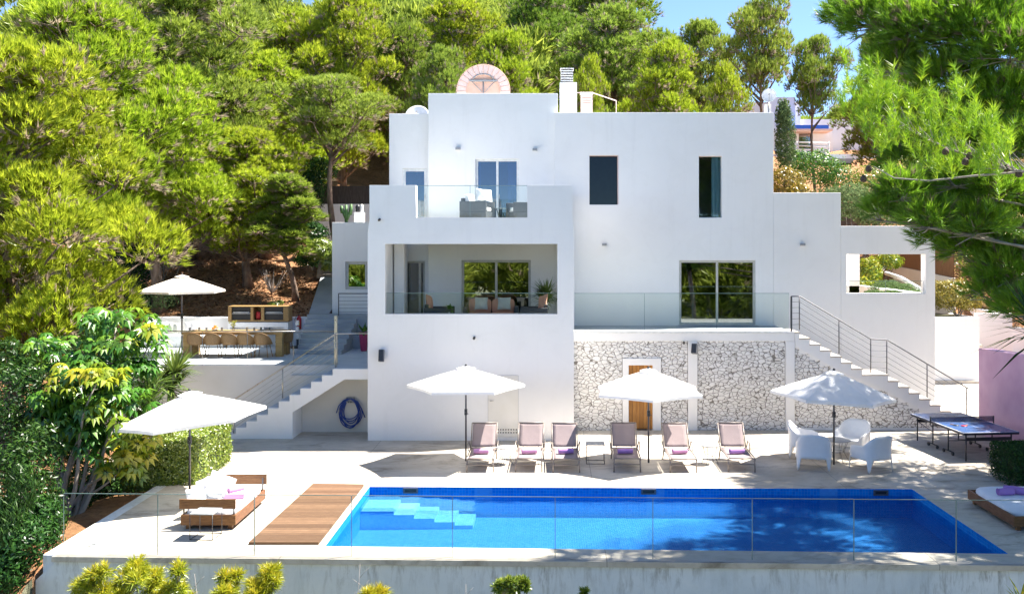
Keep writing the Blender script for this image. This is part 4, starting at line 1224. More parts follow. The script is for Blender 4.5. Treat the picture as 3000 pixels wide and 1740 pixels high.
# ================================================================== FURNITURE
# ---- parasols
def parasol(name, label, cat, base, apex_z, rim_z, rad, ang0, tilt=(0,0), canvas='canvas', n=6, pole='dsteel', group=None, crank=True, foot=False, valance=.07):
    t = thing(name, label, cat, base, 0, group)
    lean = Vector((tilt[0], tilt[1], 0))
    top = Vector((0,0,apex_z)) 
    hub = Vector((0,0,rim_z + (apex_z-rim_z)*.45))
    po = MB().tube([(0,0,0), (0,0,apex_z-.03)], .024, 10).build("pole", M[pole], t)
    # canopy: tilted about the hub
    ax = Matrix.Identity(3)
    if lean.length > 1e-4:
        ax = Matrix.Rotation(lean.x, 3, 'Y') @ Matrix.Rotation(lean.y, 3, 'X')
    def tp(p): return ax @ (Vector(p) - top) + top
    vv, ff = [], []
    seg = 6; rings = 7
    h = apex_z - rim_z
    def rim_pt(a, s):   # a angle index fraction between ribs; s radial fraction
        k = int(math.floor(a)); f = a - k
        a0 = ang0 + 2*math.pi*k/n; a1 = ang0 + 2*math.pi*(k+1)/n
        p0 = Vector((math.cos(a0), math.sin(a0), 0)); p1 = Vector((math.cos(a1), math.sin(a1), 0))
        p = p0.lerp(p1, f) * rad * s
        dip = 4*f*(1-f)
        p -= p.normalized() * (.035*rad*s*s*dip) if p.length > 1e-6 else Vector((0,0,0))
        z = apex_z - h*(s**1.12) - .045*rad*dip*s*(1-s)*1.2
        return Vector((p.x, p.y, z))
    for j in range(rings+1):
        s_ = .06 + .94*j/rings
        for i in range(n*seg): vv.append(tp(rim_pt(i/seg, s_)))
    m = n*seg
    for j in range(rings):
        for i in range(m): ff.append((j*m+i, j*m+(i+1)%m, (j+1)*m+(i+1)%m, (j+1)*m+i))
    # valance: strip hanging from the rim
    for i in range(m): p = vv[rings*m+i].copy(); p.z -= valance; vv.append(p*1.0)
    for i in range(m): ff.append((rings*m+i, rings*m+(i+1)%m, (rings+1)*m+(i+1)%m, (rings+1)*m+i))
    mb = MB().add(vv, ff, False)
    ca = mb.build("canopy", M[canvas], t)
    # seams over the ribs
    # vented cap
    vv, ff = [], []
    for j in range(4):
        s_ = .02 + .15*j/3
        for i in range(m):
            p = rim_pt(i/seg, s_); p.z += .045 + .012*math.sin(i/seg*2*math.pi)*(j/3); vv.append(tp(p))
    for j in range(3):
        for i in range(m): ff.append((j*m+i, j*m+(i+1)%m, (j+1)*m+(i+1)%m, (j+1)*m+i))
    MB().add(vv, ff, False).build("vent_cap", M[canvas], ca)
    tpt = tp((0,0,apex_z+.05))
    MB().lathe([(.03,0),(.035,.03),(.02,.06),(0,.065)], tpt-Vector((0,0,.02)), 12).build("finial", M['black'], ca)
    for k in range(n):
        a = ang0 + 2*math.pi*k/n
        tip = tp(rim_pt(k, .99)); 
        r0 = tp((0,0,apex_z-.05))
        pts = [r0.lerp(tip, q) + Vector((0,0,-.03 + .03*math.sin(q*math.pi)*.3)) for q in (0,.3,.6,1)]
        rb = MB().tube(pts, .009, 5).build("rib", M[pole], t)
        mid = pts[1].lerp(pts[2], .5); run_ = Vector((0,0,rim_z-.12))
        MB().tube([run_, mid], .007, 5).build("strut", M[pole], rb)
    MB().lathe([(.035,0),(.04,.01),(.04,.06),(.035,.07)], (0,0,rim_z-.16), 12).build("runner", M['black'], t)
    if crank:
        MB().cbox((0,0,1.28), (.07,.09,.15)).tube([(0,-.05,1.28),(.0,-.10,1.28),(.07,-.10,1.24)], .009, 5).build("crank_box", M['black'], t)
    if foot:
        MB().lathe([(.0,.09),(.04,.09),(.045,.05),(.24,.035),(.26,0)], n=20).build("base", M['black'], t)
    return t
g1 = G(1365, 1350); parasol("parasol", "white parasol with its pole beside the leftmost sun lounger", "umbrella", g1, 2.43, 1.99, 1.54, R(2), group="white parasols beside the pool", foot=False)
g2 = G(1900, 1355); parasol("parasol", "white parasol in front of the wooden door, pole beside the fifth lounger", "umbrella", g2, 2.40, 1.86, 1.50, R(-92), group="white parasols beside the pool")
g3 = G(2443, 1360); parasol("parasol", "white parasol dappled by tree shade above the plastic armchairs", "umbrella", g3, 2.37, 1.78, 1.56, R(-70), tilt=(R(3),0), group="white parasols beside the pool")
g4 = Vector((-8.02, 21.3, 0)); parasol("parasol", "large tilted white parasol over the left wooden daybed", "umbrella", g4, 2.33, 1.78, 1.60, R(-98), tilt=(R(-6),R(0)), group="white parasols beside the pool")
g5 = Vector((XX(533,31.6), 31.6, 2.0)); parasol("parasol", "ecru parasol beside the dining table on the raised terrace", "umbrella", g5, 2.60, 2.12, 1.42, R(-85), canvas='canvas_ecru')

# ---- sun loungers
def make_lounger():
    t = thing("sun_lounger", "x", "sun lounger")
    W = .66; L_ = 1.25
    # seat sling: foot at y=0, hinge at y=L_
    hz = .34; ang = R(52)
    bl = .72
    def sling(p0, p1, sag, n=8, w=W-.05):
        vv, ff = [], []
        for i in range(n+1):
            f = i/n
            y = p0[0]+(p1[0]-p0[0])*f; z = p0[1]+(p1[1]-p0[1])*f
            for j in range(7):
                u = j/6; x = -w/2 + w*u
                s_ = sag*4*u*(1-u)*math.sin(math.pi*min(1,max(0,f*.9+.05)))
                vv.append((x, y, z - s_)); 
        for i in range(n):
            for j in range(6): ff.append((i*7+j, i*7+j+1, (i+1)*7+j+1, (i+1)*7+j))
        return MB().add(vv, ff, True)
    seat = sling((.02,hz-.02), (L_-.02,hz), .02).build("seat_sling", M['sling'], t)
    mo = seat.modifiers.new("s", 'SOLIDIFY'); mo.thickness = .006
    by, bz = L_ + bl*math.cos(ang), hz + bl*math.sin(ang)
    back = sling((L_+.03,hz+.03), (by,bz), .02).build("back_sling", M['sling'], t)
    mo = back.modifiers.new("s", 'SOLIDIFY'); mo.thickness = .006
    for s_ in (-1, 1):
        x = s_*W/2
        MB().tube([(x,.0,hz-.05),(x,.02,hz),(x,L_,hz)], .018, 8).build("side_rail", M['grey_metal'], t)
        MB().tube([(x,L_,hz),(x,by,bz)], .016, 8).build("back_rail", M['grey_metal'], t)
        MB().tube([(x*.97,.02,hz),(x*.99,-.02,.0)], .018, 8).build("leg", M['grey_metal'], t)
        MB().tube([(x*.97,L_+.02,hz),(x*1.0,L_+.22,.0)], .018, 8).build("leg", M['grey_metal'], t)
        MB().tube([(x*1.02,L_-.05,hz),(x*1.16,L_+.0,hz+.18),(x*1.16,L_-.28,hz+.16),(x*1.12,L_-.36,hz+.02),(x*1.02,L_-.40,hz-.02)], .013, 7).build("armrest", M['grey_metal'], t)
    MB().tube([(-W/2,by,bz),(W/2,by,bz)], .016, 8).build("top_rail", M['grey_metal'], t)
    MB().tube([(-W/2*.98,-.01,.19),(W/2*.98,-.01,.19)], .014, 8).build("cross_bar", M['grey_metal'], t)
    MB().tube([(-W/2,.02,hz-.01),(W/2,.02,hz-.01)], .016, 8).build("front_bar", M['grey_metal'], t)
    MB().tube([(-W/2,L_,hz-.01),(W/2,L_,hz-.01)], .014, 8).build("hinge_bar", M['grey_metal'], t)
    for s_ in (-1,1):
        MB().tube([(s_*.2,L_+.40,hz+.50),(s_*.2,L_-.02,hz-.12),(s_*.2,L_-.2,hz-.02)], .008, 6).build("support_strut", M['grey_metal'], t)
    return t
LX = [-1.72, -.515, .415, 1.925, 3.31, 4.76]
LY = 23.66
labs = ["mauve sun lounger furthest left, its back half shaded by the first parasol pole side",
        "pale mauve sun lounger in full sun right of the round wire table",
        "mauve sun lounger left of the square wire table, half crossed by parasol shadow",
        "mauve sun lounger in shade right of the square wire table",
        "pale sunlit sun lounger just right of the parasol pole at the wooden door",
        "dark shaded sun lounger furthest right, beside the plastic armchairs"]
labs[0] = "mauve sun lounger furthest left, beside the first parasol pole"
lg = make_lounger(); lg.location = (LX[0], LY, 0); lg["label"] = labs[0]; lg["group"] = "sun loungers in a row facing the pool"
loungers = [lg]
for i in range(1, 6):
    loungers.append(dup(lg, (LX[i], LY + (.02 if i % 2 else -.03), 0), R(random.uniform(-1.5, 1.5)), labs[i]))
# rolled towels
def towel_roll(name, label, loc, rz, mat, r=.065, l=.36, group=None):
    t = thing(name, label, "towel", loc, rz, group)
    b = MB(); pts = []; n = 20
    vv, ff = [], []
    for i in range(11):
        x = -l/2 + l*i/10
        e = 1 - .10*abs(i-5)/5
        for k in range(n):
            a = 2*math.pi*k/n
            rr = r*e*(1+.03*math.sin(3*a+i)) 
            vv.append((x, rr*math.cos(a), r + rr*math.sin(a)))
    for i in range(10):
        for k in range(n): ff.append((i*n+k, i*n+(k+1)%n, (i+1)*n+(k+1)%n, (i+1)*n+k))
    b.add(vv, ff, True)
    for e_, x in ((0, -l/2-.004), (1, l/2+.004)):
        sp_ = [(x, rr_*math.cos(a_), r + rr_*math.sin(a_)) for rr_, a_ in [(.006+(r*.9)*q/40, q*.5) for q in range(41)]]
        b.tube(sp_, .008, 5)
    b.tube([(x_, r*.9, r*1.55) for x_ in (-l/2+.02, 0, l/2-.02)], .006, 5)
    b.build("roll", mat, t)
    return t
tl = ["pink rolled towel on the leftmost sun lounger", "bright pink rolled towel on the second lounger from the left", "lilac rolled towel on the lounger left of the square wire table",
      "pinkish lilac towel roll on the lounger right of the square wire table", "pale pink rolled towel on the lounger beside the second parasol pole", "lilac towel roll on the rightmost shaded lounger"]
for i in range(6):
    towel_roll("rolled_towel", tl[i], (LX[i] + (.0 if i not in (0,) else -.02), LY + .62, .325), R(8 + random.uniform(-4, 4)), M['towel_pink'] if i in (0,1,4) else M['towel_lilac'], group="rolled towels on the sun loungers")

# ---- side tables
def round_wire_table(name, label, loc, r=.24, h=.45, nleg=8, rz=0, group=None):
    t = thing(name, label, "side table", loc, rz, group)
    MB().lathe([(0,h),(r,h),(r+.008,h-.005),(r+.008,h-.02),(r,h-.022),(0,h-.022)], n=28).build("tabletop", M['lgrey'], t)
    for k in range(nleg):
        a = 2*math.pi*k/nleg + .2
        MB().tube([(r*.85*math.cos(a), r*.85*math.sin(a), h-.022), (r*.55*math.cos(a), r*.55*math.sin(a), h*.45), (r*.98*math.cos(a), r*.98*math.sin(a), 0)], .005, 5).build("leg", M['black'], t)
    MB().tube([(r*.55*math.cos(a_), r*.55*math.sin(a_), h*.45) for a_ in [2*math.pi*i/24 for i in range(25)]], .005, 5).build("ring", M['black'], t)
    return t
def square_wire_table(name, label, loc, w=.45, d=.45, h=.48, rz=0):
    t = thing(name, label, "side table", loc, rz)
    MB().box(-w/2, w/2, -d/2, d/2, h-.02, h).build("tabletop", M['lgrey'], t, bevel=.004)
    c = [(-w/2+.01,-d/2+.01),(w/2-.01,-d/2+.01),(w/2-.01,d/2-.01),(-w/2+.01,d/2-.01)]
    for x_, y_ in c: MB().tube([(x_, y_, 0), (x_, y_, h-.02)], .007, 6).build("leg", M['dsteel'], t)
    MB().tube([(x_, y_, .008) for x_, y_ in c + c[:1]], .007, 6).build("floor_frame", M['dsteel'], t)
    return t
ga = G(1482, 1366); round_wire_table("side_table", "low round wire side table between the two leftmost loungers", (XX(1482,24.55), 24.55, 0), .245, .44, group="round wire tables between loungers")
round_wire_table("side_table", "round dark wire side table left of the rightmost lounger", (XX(2080,24.6), 24.6, 0), .235, .48, group="round wire tables between loungers")
square_wire_table("side_table", "square wire-framed side table between the third and fourth loungers", (XX(1743,24.9), 24.75, 0), .48, .45, .50, 0)
square_wire_table("side_table", "square wire-framed side table at the near end of the left daybed", (-6.62, 18.42, 0), .46, .46, .50, R(-4))

# ---- plastic armchairs around a wire table
def make_armchair():
    t = thing("plastic_armchair", "x", "armchair")
    # local: chair faces -y; width .80, depth .75
    nA = 48
    def corner(a, e=.32, hx=.40, hy=.37):
        c_, s_ = math.cos(a), math.sin(a)
        return (hx*math.copysign(abs(c_)**e if False else abs(c_)**.55, c_), hy*math.copysign(abs(s_)**.55, s_))
    def top_h(a):     # a: angle, back at +90 deg, front at -90
        b_ = math.sin(a)
        if b_ > .2: return .58 + .22*((b_-.2)/.8)**1.0
        if b_ > -.75: return .50 + .08*((b_+.75)/.95)
        return .40
    outer_mid, vv, ff = [], [], []
    rows = 9
    for j in range(rows):
        f = j/(rows-1)
        for i in range(nA):
            a = 2*math.pi*i/nA
            cx_, cy_ = corner(a)
            ca = min(abs(((a - q) + math.pi) % (2*math.pi) - math.pi) for q in (R(45), R(135), R(225), R(315)))
            leg = max(0, 1 - ca/R(15))
            legf = min(1.0, leg*1.6)
            zb_ = .27*(1-legf) - 0.0
            zt_ = top_h(a)
            front = 1 if math.sin(a) < -.80 else 0
            if front: zt_ = .41
            z = zb_ + (zt_-zb_)*f
            sp_ = 1 + .10*(1 - z/.6) if z < .6 else 1
            flare = .04*max(0, (z-.45))/.35 * (1 if math.sin(a) > -.5 else 0)
            vv.append((cx_*(sp_*.93+flare), cy_*(sp_*.93+flare) + (.10*max(0, z-.45) if math.sin(a) > 0 else 0), z))
    for j in range(rows-1):
        for i in range(nA): ff.append((j*nA+i, j*nA+(i+1)%nA, (j+1)*nA+(i+1)%nA, (j+1)*nA+i))
    sh = MB().add(vv, ff, True).build("shell", M['plastic_w'], t)
    mo = sh.modifiers.new("s", 'SOLIDIFY'); mo.thickness = .016; mo.offset = -1
    # inner tub: from the rim curving down into the seat
    vi, fi = [], []
    base = (rows-1)*nA
    rr = [(1.0, 0), (.93, .25), (.86, .75), (.76, 1.0), (.5, 1.04), (.0, 1.06)]
    for q, dz in rr:
        for i in range(nA):
            x_, y_, z_ = vv[base+i]
            zs = z_ + (.385 - z_)*min(1, dz) - (.015 if dz > 1 else 0)
            vi.append((x_*q, y_*q - (.03*(1-q)), zs))
    for j in range(len(rr)-1):
        for i in range(nA): fi.append((j*nA+i, j*nA+(i+1)%nA, (j+1)*nA+(i+1)%nA, (j+1)*nA+i))
    MB().add(vi, fi, True).build("seat_tub", M['plastic_w'], t)
    return t
ac0 = make_armchair()
aspec = [((XX(2392,24.3), 24.15), R(142), "white plastic armchair nearest the loungers, back turned to the camera at lower left"),
         ((XX(2352,25.2)+.05, 25.35), R(95), "white plastic armchair behind and left of the parasol pole"),
         ((XX(2505,25.5), 25.6), R(-42), "white plastic armchair facing the camera, behind the small round table"),
         ((XX(2548,24.2), 23.95), R(210), "white plastic armchair nearest the ping-pong table side, back to the pool")]
aspec = [((XX(2380,24.2), 24.1), R(165), "white plastic armchair nearest the loungers, seen from behind"),
         ((XX(2362,25.3), 25.45), R(70), "white plastic armchair behind the parasol pole on the left, facing right"),
         ((XX(2498,25.5), 25.6), R(-40), "white plastic armchair facing the camera behind the small round table"),
         ((XX(2545,24.1), 23.95), R(205), "white plastic armchair seen from behind, right of the third parasol pole")]
for i, ((x_, y_), rz_, lab) in enumerate(aspec):
    o = ac0 if i == 0 else dup(ac0)
    o.location = (x_, y_, 0); o.scale = (1.14, 1.14, 1.14); o.rotation_euler = (0, 0, rz_); o["label"] = lab; o["group"] = "white plastic armchairs around the wire table"; o["category"] = "armchair"
round_wire_table("side_table", "round wire table standing among the white plastic armchairs", (XX(2450,24.95), 24.9, 0), .34, .56)

# ---- ping-pong table
def pingpong():
    t = thing("ping_pong_table", "blue ping-pong table with net and black wheeled frame", "ping-pong table", (0,0,0), 0)
    W, Ln, H = 1.525, 2.9, .76
    for s_, nm in ((-1, 'near'), (1, 'far')):
        y0, y1 = (-Ln/2, -.006) if s_ < 0 else (.006, Ln/2)
        tp_ = MB().box(-W/2, W/2, y0, y1, H-.02, H).build("table_half", M['tt_blue'], t)
        b = MB(); zz = H+.0015
        b.box(-W/2, -W/2+.02, y0, y1, H+.0005, zz).box(W/2-.02, W/2, y0, y1, H+.0005, zz)
        ye = y0 if s_ < 0 else y1-.02
        b.box(-W/2+.0205, W/2-.0205, ye, ye+.02, H+.0005, zz)
        b.box(-.003, .003, y0+.0205 if s_<0 else y0, y1 if s_<0 else y1-.0205, H+.0005, zz)
        b.build("lines", M['line_white'], tp_)
        MB().wall(-W/2+.0, W/2-.0, H-.065, H-.0215, y0+.0, y0+.02).wall(-W/2, W/2, H-.065, H-.0215, y1-.02, y1).box(-W/2, -W/2+.02, y0+.021, y1-.021, H-.065, H-.0215).box(W/2-.02, W/2, y0+.021, y1-.021, H-.065, H-.0215).build("apron", M['black'], tp_)
        # end legs
        for x_ in (-.62, .62):
            ye2 = s_*1.32
            MB().tube([(x_, ye2, 0), (x_, ye2, H-.06)], .02, 8).build("leg", M['black'], t)
            ym = s_*.42
            MB().tube([(x_, ym, .10), (x_, ym, H-.06)], .018, 8).build("leg", M['black'], t)
            fo = MB().tube([(x_, ym-.24, .09), (x_, ym+.24, .09)], .018, 8).build("foot_bar", M['black'], t)
            for yy in (ym-.24, ym+.24):
                MB().tube([(x_-.02, yy, .05), (x_+.02, yy, .05)], .05, 14).build("wheel", M['black'], fo)
            MB().tube([(x_, ye2, H-.2), (x_, ym, .42)], .010, 6).build("brace", M['black'], t)
        MB().box(-.62, .62, s_*1.32-.01, s_*1.32+.01, H-.24, H-.15).build("cross_board", M['black'], t)
        MB().tube([(-.62, s_*.42, .35), (.62, s_*.42, .35)], .014, 6).build("cross_bar", M['black'], t)
    n_ = MB().box(-W/2-.15, W/2+.15, -.003, .003, H+.01, H+.14).build("net", m_net(), t)
    MB().box(-W/2-.15, W/2+.15, -.005, .005, H+.14, H+.155).build("net_tape", M['line_white'] if False else M['dgrey'], n_)
    for s_ in (-1, 1):
        MB().box(s_*(W/2+.15)-.012, s_*(W/2+.15)+.012, -.012, .012, H-.06, H+.165).box(min(s_*(W/2+.15), s_*(W/2-.05)), max(s_*(W/2+.15), s_*(W/2-.05)), -.011, .011, H-.09, H-.068).build("net_post", M['black'], t)
    return t
def m_net():
    m, nt, out = newmat('table_net')
    tr = N(nt, "ShaderNodeBsdfTransparent"); d = N(nt, "ShaderNodeBsdfDiffuse"); d.inputs[0].default_value = (.03,.05,.12,1)
    mx = N(nt, "ShaderNodeMixShader"); mx.inputs[0].default_value = .55
    L(nt, tr.outputs[0], mx.inputs[1]); L(nt, d.outputs[0], mx.inputs[2]); L(nt, mx.outputs[0], out.inputs[0])
    return m
pp = pingpong(); pp.location = (11.33, 26.25, 0); pp.rotation_euler = (0,0,R(5.5)); 
rot_pp = Matrix.Rotation(R(5.5), 3, 'Z')
def on_pp(x, y, z=.7625): v = rot_pp @ Vector((x, y, 0)); return (11.33+v.x, 26.25+v.y, z)
for (x, y, rz_, lab, matn) in ((-.25, -.55, .6, "red table-tennis bat lying on the near half of the table", 'red'), (-.42, -.45, 2.2, "black table-tennis bat lying beside the red one", 'black')):
    t = thing("table_tennis_bat", lab, "bat", on_pp(x, y), rz_)
    MB().lathe([(0,.004),(.078,.004),(.08,.007),(.078,.012),(0,.012)], n=20).build("blade", M[matn], t)
    MB().box(.075, .17, -.013, .013, .001, .018).build("handle", M['teak'], t, bevel=.003)

# ---- daybeds
def daybed(label, loc, rz, size=(1.08, 2.0), arm=True, mats=('bedwood','bedwood_y')):
    t = thing("daybed", label, "daybed", loc, rz)
    w, l = size
    MB().box(0, w, 0, .04, .09, .29).build("front_board", M[mats[0]], t, bevel=.004)
    MB().box(0, w, l-.04, l, .09, .29).build("end_board", M[mats[0]], t, bevel=.004)
    for x_ in (0, w-.04): MB().box(x_, x_+.04, .043, l-.043, .09, .29).build("side_board", M[mats[1]], t, bevel=.004)
    for x_ in (.08, w-.16):
        for y_ in (.06, l-.14): MB().box(x_, x_+.08, y_, y_+.08, 0, .088).build("leg", M[mats[0]], t)
    MB().box(.042, w-.042, .045, l-.045, .15, .20).build("slats", M[mats[0]], t)
    mt = MB().rbox((w/2, l/2, .30), (w-.03, l-.05, .20)).build("mattress", M['mattress'], t)
    MB().tube([(.05,.05,.30),(w/2,.035,.30),(w-.05,.05,.30)], .006, 5).build("piping", M['cushion_w'], mt)
    if arm:
        MB().box(-.03, w-.0, -.0, .04, .41, .60).build("near_armrest", M[mats[0]], t, bevel=.004)
        MB().box(.02, w+.02, l-.04, l, .41, .62).build("far_armrest", M[mats[0]], t, bevel=.004)
        for x_ in (.03, w-.06): 
            MB().box(x_, x_+.03, .043, .055, .10, .55).build("armrest_bracket", M['dsteel'], t); MB().box(x_, x_+.03, l-.056, l-.043, .10, .55).build("armrest_bracket", M['dsteel'], t)
        MB().tube([(.6*w, l-.02, .66),(w+.0, l-.02, .66),(w+.03,l-.02,.62),(w+.03,l-.02,.2)], .009, 6).build("metal_rod", M['steel'], t)
    return t
BX, BY = -7.28, 18.86
daybed("wooden daybed with white mattress and two raised end boards, left of the pool", (BX, BY, 0), R(0))
daybed("low wooden daybed with white mattress at the right edge of the terrace", (9.12, 18.75, 0), R(0), (2.0, 2.1), arm=False, mats=('bedwood','bedwood_y'))
def pillow(label, loc, rot, size=(.55,.16,.42), mat='cushion_w', group=None):
    t = thing("pillow", label, "pillow", loc)
    rm = (Matrix.Rotation(rot[2],3,'Z') @ Matrix.Rotation(rot[1],3,'Y') @ Matrix.Rotation(rot[0],3,'X'))
    N_ = 14; vv, ff = [], []
    for side in (-1, 1):
        for i in range(N_+1):
            for j in range(N_+1):
                u, v_ = -1+2*i/N_, -1+2*j/N_
                th = (1-abs(u)**3)*(1-abs(v_)**3)
                wx = 1 - .10*(1-v_*v_)*abs(u)**4; 
                x_ = u*size[0]/2*(1-.07*(1-abs(v_))); z_ = v_*size[2]/2*(1-.07*(1-abs(u)))
                p = rm @ Vector((x_, side*size[1]/2*(th**.6) + .012*math.sin(5*u+3*v_), z_))
                vv.append(p)
    K = N_+1
    for i in range(N_):
        for j in range(N_): ff.append((i*K+j, i*K+j+1, (i+1)*K+j+1, (i+1)*K+j)); ff.append((K*K+i*K+j, K*K+(i+1)*K+j, K*K+(i+1)*K+j+1, K*K+i*K+j+1))
    MB().add(vv, ff, True).build("cushion", M[mat], t)
    return t
pillow("white pillow leaning at the left near end of the daybed", (BX+.18, BY+.35, .55), (R(-25), R(8), R(65)), (.5,.16,.36))
pillow("white pillow propped behind the others on the daybed's left side", (BX+.12, BY+1.0, .57), (R(-18), 0, R(80)), (.55,.16,.40))
pillow("large white pillow standing diagonally in the middle of the daybed", (BX+.46, BY+.95, .62), (R(-20), R(28), R(35)), (.58,.18,.52))
towel_roll("rolled_towel", "pink towel roll stacked on top on the left daybed", (BX+.78, BY+.95, .50), R(50), M['towel_pink'], .06, .32)
towel_roll("rolled_towel", "pink towel roll lying flat on the left daybed mattress", (BX+.80, BY+.80, .395), R(10), M['towel_pink'], .06, .36)
towel_roll("rolled_towel", "lilac towel roll standing slanted on the right daybed", (9.78, 20.05, .40), R(-35), M['towel_lilac'], .08, .45)
towel_roll("rolled_towel", "shorter lilac towel roll beside the slanted one on the right daybed", (9.52, 19.95, .40), R(5), M['towel_lilac'], .075, .32)

# ---- dining table and chairs
TD = 31.05
tx0, tx1 = XX(533, TD-.1), XX(828, TD-.1)
tz = 2.0
t = thing("dining_table", "long thick wooden dining table on the raised terrace", "table", ((tx0+tx1)/2, TD+.4, tz))
hw = (tx1-tx0)/2
MB().box(-hw, hw, -.5, .5, .72, .80).build("tabletop", M['tabletop'], t, bevel=.006)
for sx2 in (-1, 1):
    for sy2 in (-1, 1):
        x_ = sx2*(hw-.02-.11); y_ = sy2*.38
        MB().box(x_-.11, x_+.11, y_-.10, y_+.10, 0, .718).build("leg", M['tabletop'], t, bevel=.005)
def make_dchair():
    t = thing("rattan_chair", "x", "chair")
    # tub chair: faces +y (towards table), back at -y
    n_ = 20; vv, ff = [], []
    for j in range(7):
        f = j/6
        for i in range(n_+1):
            a = R(180) + R(180)*i/n_         # half ring around the back
            rad_ = .25 + .04*f
            b_ = abs(math.sin(a))
            z = .42 + (.36*b_**.8 + .02)*f
            vv.append((rad_*math.cos(a), rad_*math.sin(a)*.95 - .04*f*b_, z))
    K = n_+1
    for j in range(6):
        for i in range(n_): ff.append((j*K+i, j*K+i+1, (j+1)*K+i+1, (j+1)*K+i))
    bk = MB().add(vv, ff, True).build("backrest", M['rattan'], t); mo = bk.modifiers.new("s", 'SOLIDIFY'); mo.thickness = .012
    rim_ = [vv[6*K+i] for i in range(K)]
    MB().tube(rim_, .014, 6).build("rim", M['rattan'], t)
    MB().zprism([(.25*math.cos(R(180)+R(180)*i/12), .24*math.sin(R(180)+R(180)*i/12)) for i in range(13)] + [(.24,.22),(-.24,.22)], .41, .435).build("seat", M['rattan'], t)
    for x_, y_ in ((-.2,-.17),(.2,-.17),(-.2,.18),(.2,.18)):
        MB().tube([(x_*.8, y_*.8, .41), (x_*1.15, y_*1.25, 0)], .012, 6).build("leg", M['rattan'], t)
    return t
dc = make_dchair()
clab = ["rattan tub chair at the left end of the table's near side", "second rattan chair from the left along the table", "middle rattan chair on the table's near side",
        "fourth rattan chair from the left along the table", "rattan chair at the right end of the table's near side", "rattan chair standing off the table's right end"]
cpos = [(XX(p_, 30.8), 30.92, R(random.uniform(-6,6))) for p_ in (572, 621, 671, 718, 768)] + [(XX(832, 31.6), 31.7, R(75))]
for i, (x_, y_, r_) in enumerate(cpos):
    o = dc if i == 0 else dup(dc)
    o.location = (x_, y_, 2.0); o.rotation_euler = (0,0,r_); o["label"] = clab[i]; o["group"] = "rattan chairs at the dining table"; o["category"] = "chair"
# things on the table
zT = 2.803
def tumbler(x, y, label, mat='clearglass', h=.12, r=.035):
    t = thing("drinking_glass", label, "glass", (x, y, zT), 0, "glasses set out on the dining table")
    MB().lathe([(r*.8,0),(r,.01),(r,h),(r-.003,h),(r-.004,.012),(0,.012)], n=12).build("glass", M[mat], t)
xs_t = [XX(p_, 31.3) for p_ in (556, 580, 605, 630, 650, 720, 745, 762, 790)]
gl = ["glass nearest the left end of the dining table", "second drinking glass from the table's left end", "third drinking glass from the left on the table", "glass just left of the oranges", "glass just right of the oranges",
      "glass right of the flower vase", "second glass right of the flower vase", "third glass right of the flower vase", "glass nearest the right end of the dining table"]
for k, x_ in enumerate(xs_t): tumbler(x_, 31.3 + .12*(k % 2), gl[k])
def plate(x, y, label):
    t = thing("plate", label, "plate", (x, y, zT), 0, "white plates on the dining table")
    MB().lathe([(0,.004),(.08,.004),(.125,.018),(.13,.02),(.125,.014),(.08,0),(0,0)], n=20).build("dish", M['ceramic'], t)
for k, (p_, lab) in enumerate(((565,"white plate at the left end of the table"), (615,"white plate left of the orange bowl"), (668,"white plate between orange bowl and vase"), (733,"white plate right of the vase"), (785,"white plate at the right end of the table"))):
    plate(XX(p_, 31.15), 31.12, lab)
t = thing("fruit_bowl", "bowl of oranges in the middle of the dining table", "fruit", (XX(630,31.5), 31.5, zT))
MB().lathe([(.05,0),(.08,.01),(.15,.07),(.145,.07),(.075,.02),(0,.018)], n=18).build("bowl", M['ceramic'], t)
for (dx, dy, dz) in ((-.06,0,.07),(.05,.03,.07),(.0,-.05,.075),(.0,.01,.13)): 
    MB().rbox((dx,dy,dz), (.085,.085,.085)).build("orange", M['orange'], t)
t = thing("flower_vase", "small vase with yellow and green sprigs on the dining table", "vase", (XX(684,31.5), 31.5, zT))
MB().lathe([(.03,0),(.05,.03),(.045,.1),(.025,.14),(.02,.14),(.0,.05)], n=14).build("vase", M['clearglass'], t)
random.seed(9)
b = MB()
for k in range(16):
    a = random.uniform(0, 6.28); s_ = random.uniform(.04,.14); z_ = random.uniform(.16,.34)
    b.tube([(0,0,.05),(s_*.5*math.cos(a), s_*.5*math.sin(a), z_*.7),(s_*math.cos(a), s_*math.sin(a), z_)], .004, 4)
    b.rbox((s_*math.cos(a), s_*math.sin(a), z_), (.04,.04,.03))
b.build("sprigs", m_plain('yellow_green_sprigs', (.30,.32,.03), .6), t)
# bench cushions
pillow("white cushion at the left of the bench behind the parasol pole", (XX(472,34.2), 34.25, 2.66), (R(-12),0,R(4)), (.46,.14,.44), 'cushion_w')
pillow("off-white cushion right of the white one on the bench", (XX(508,34.2), 34.2, 2.65), (R(-14),R(4),R(-5)), (.44,.14,.43), 'cushion_g')
pillow("white cushion just right of the parasol pole on the bench", (XX(556,34.2), 34.25, 2.66), (R(-12),0,R(0)), (.42,.14,.44), 'cushion_w')
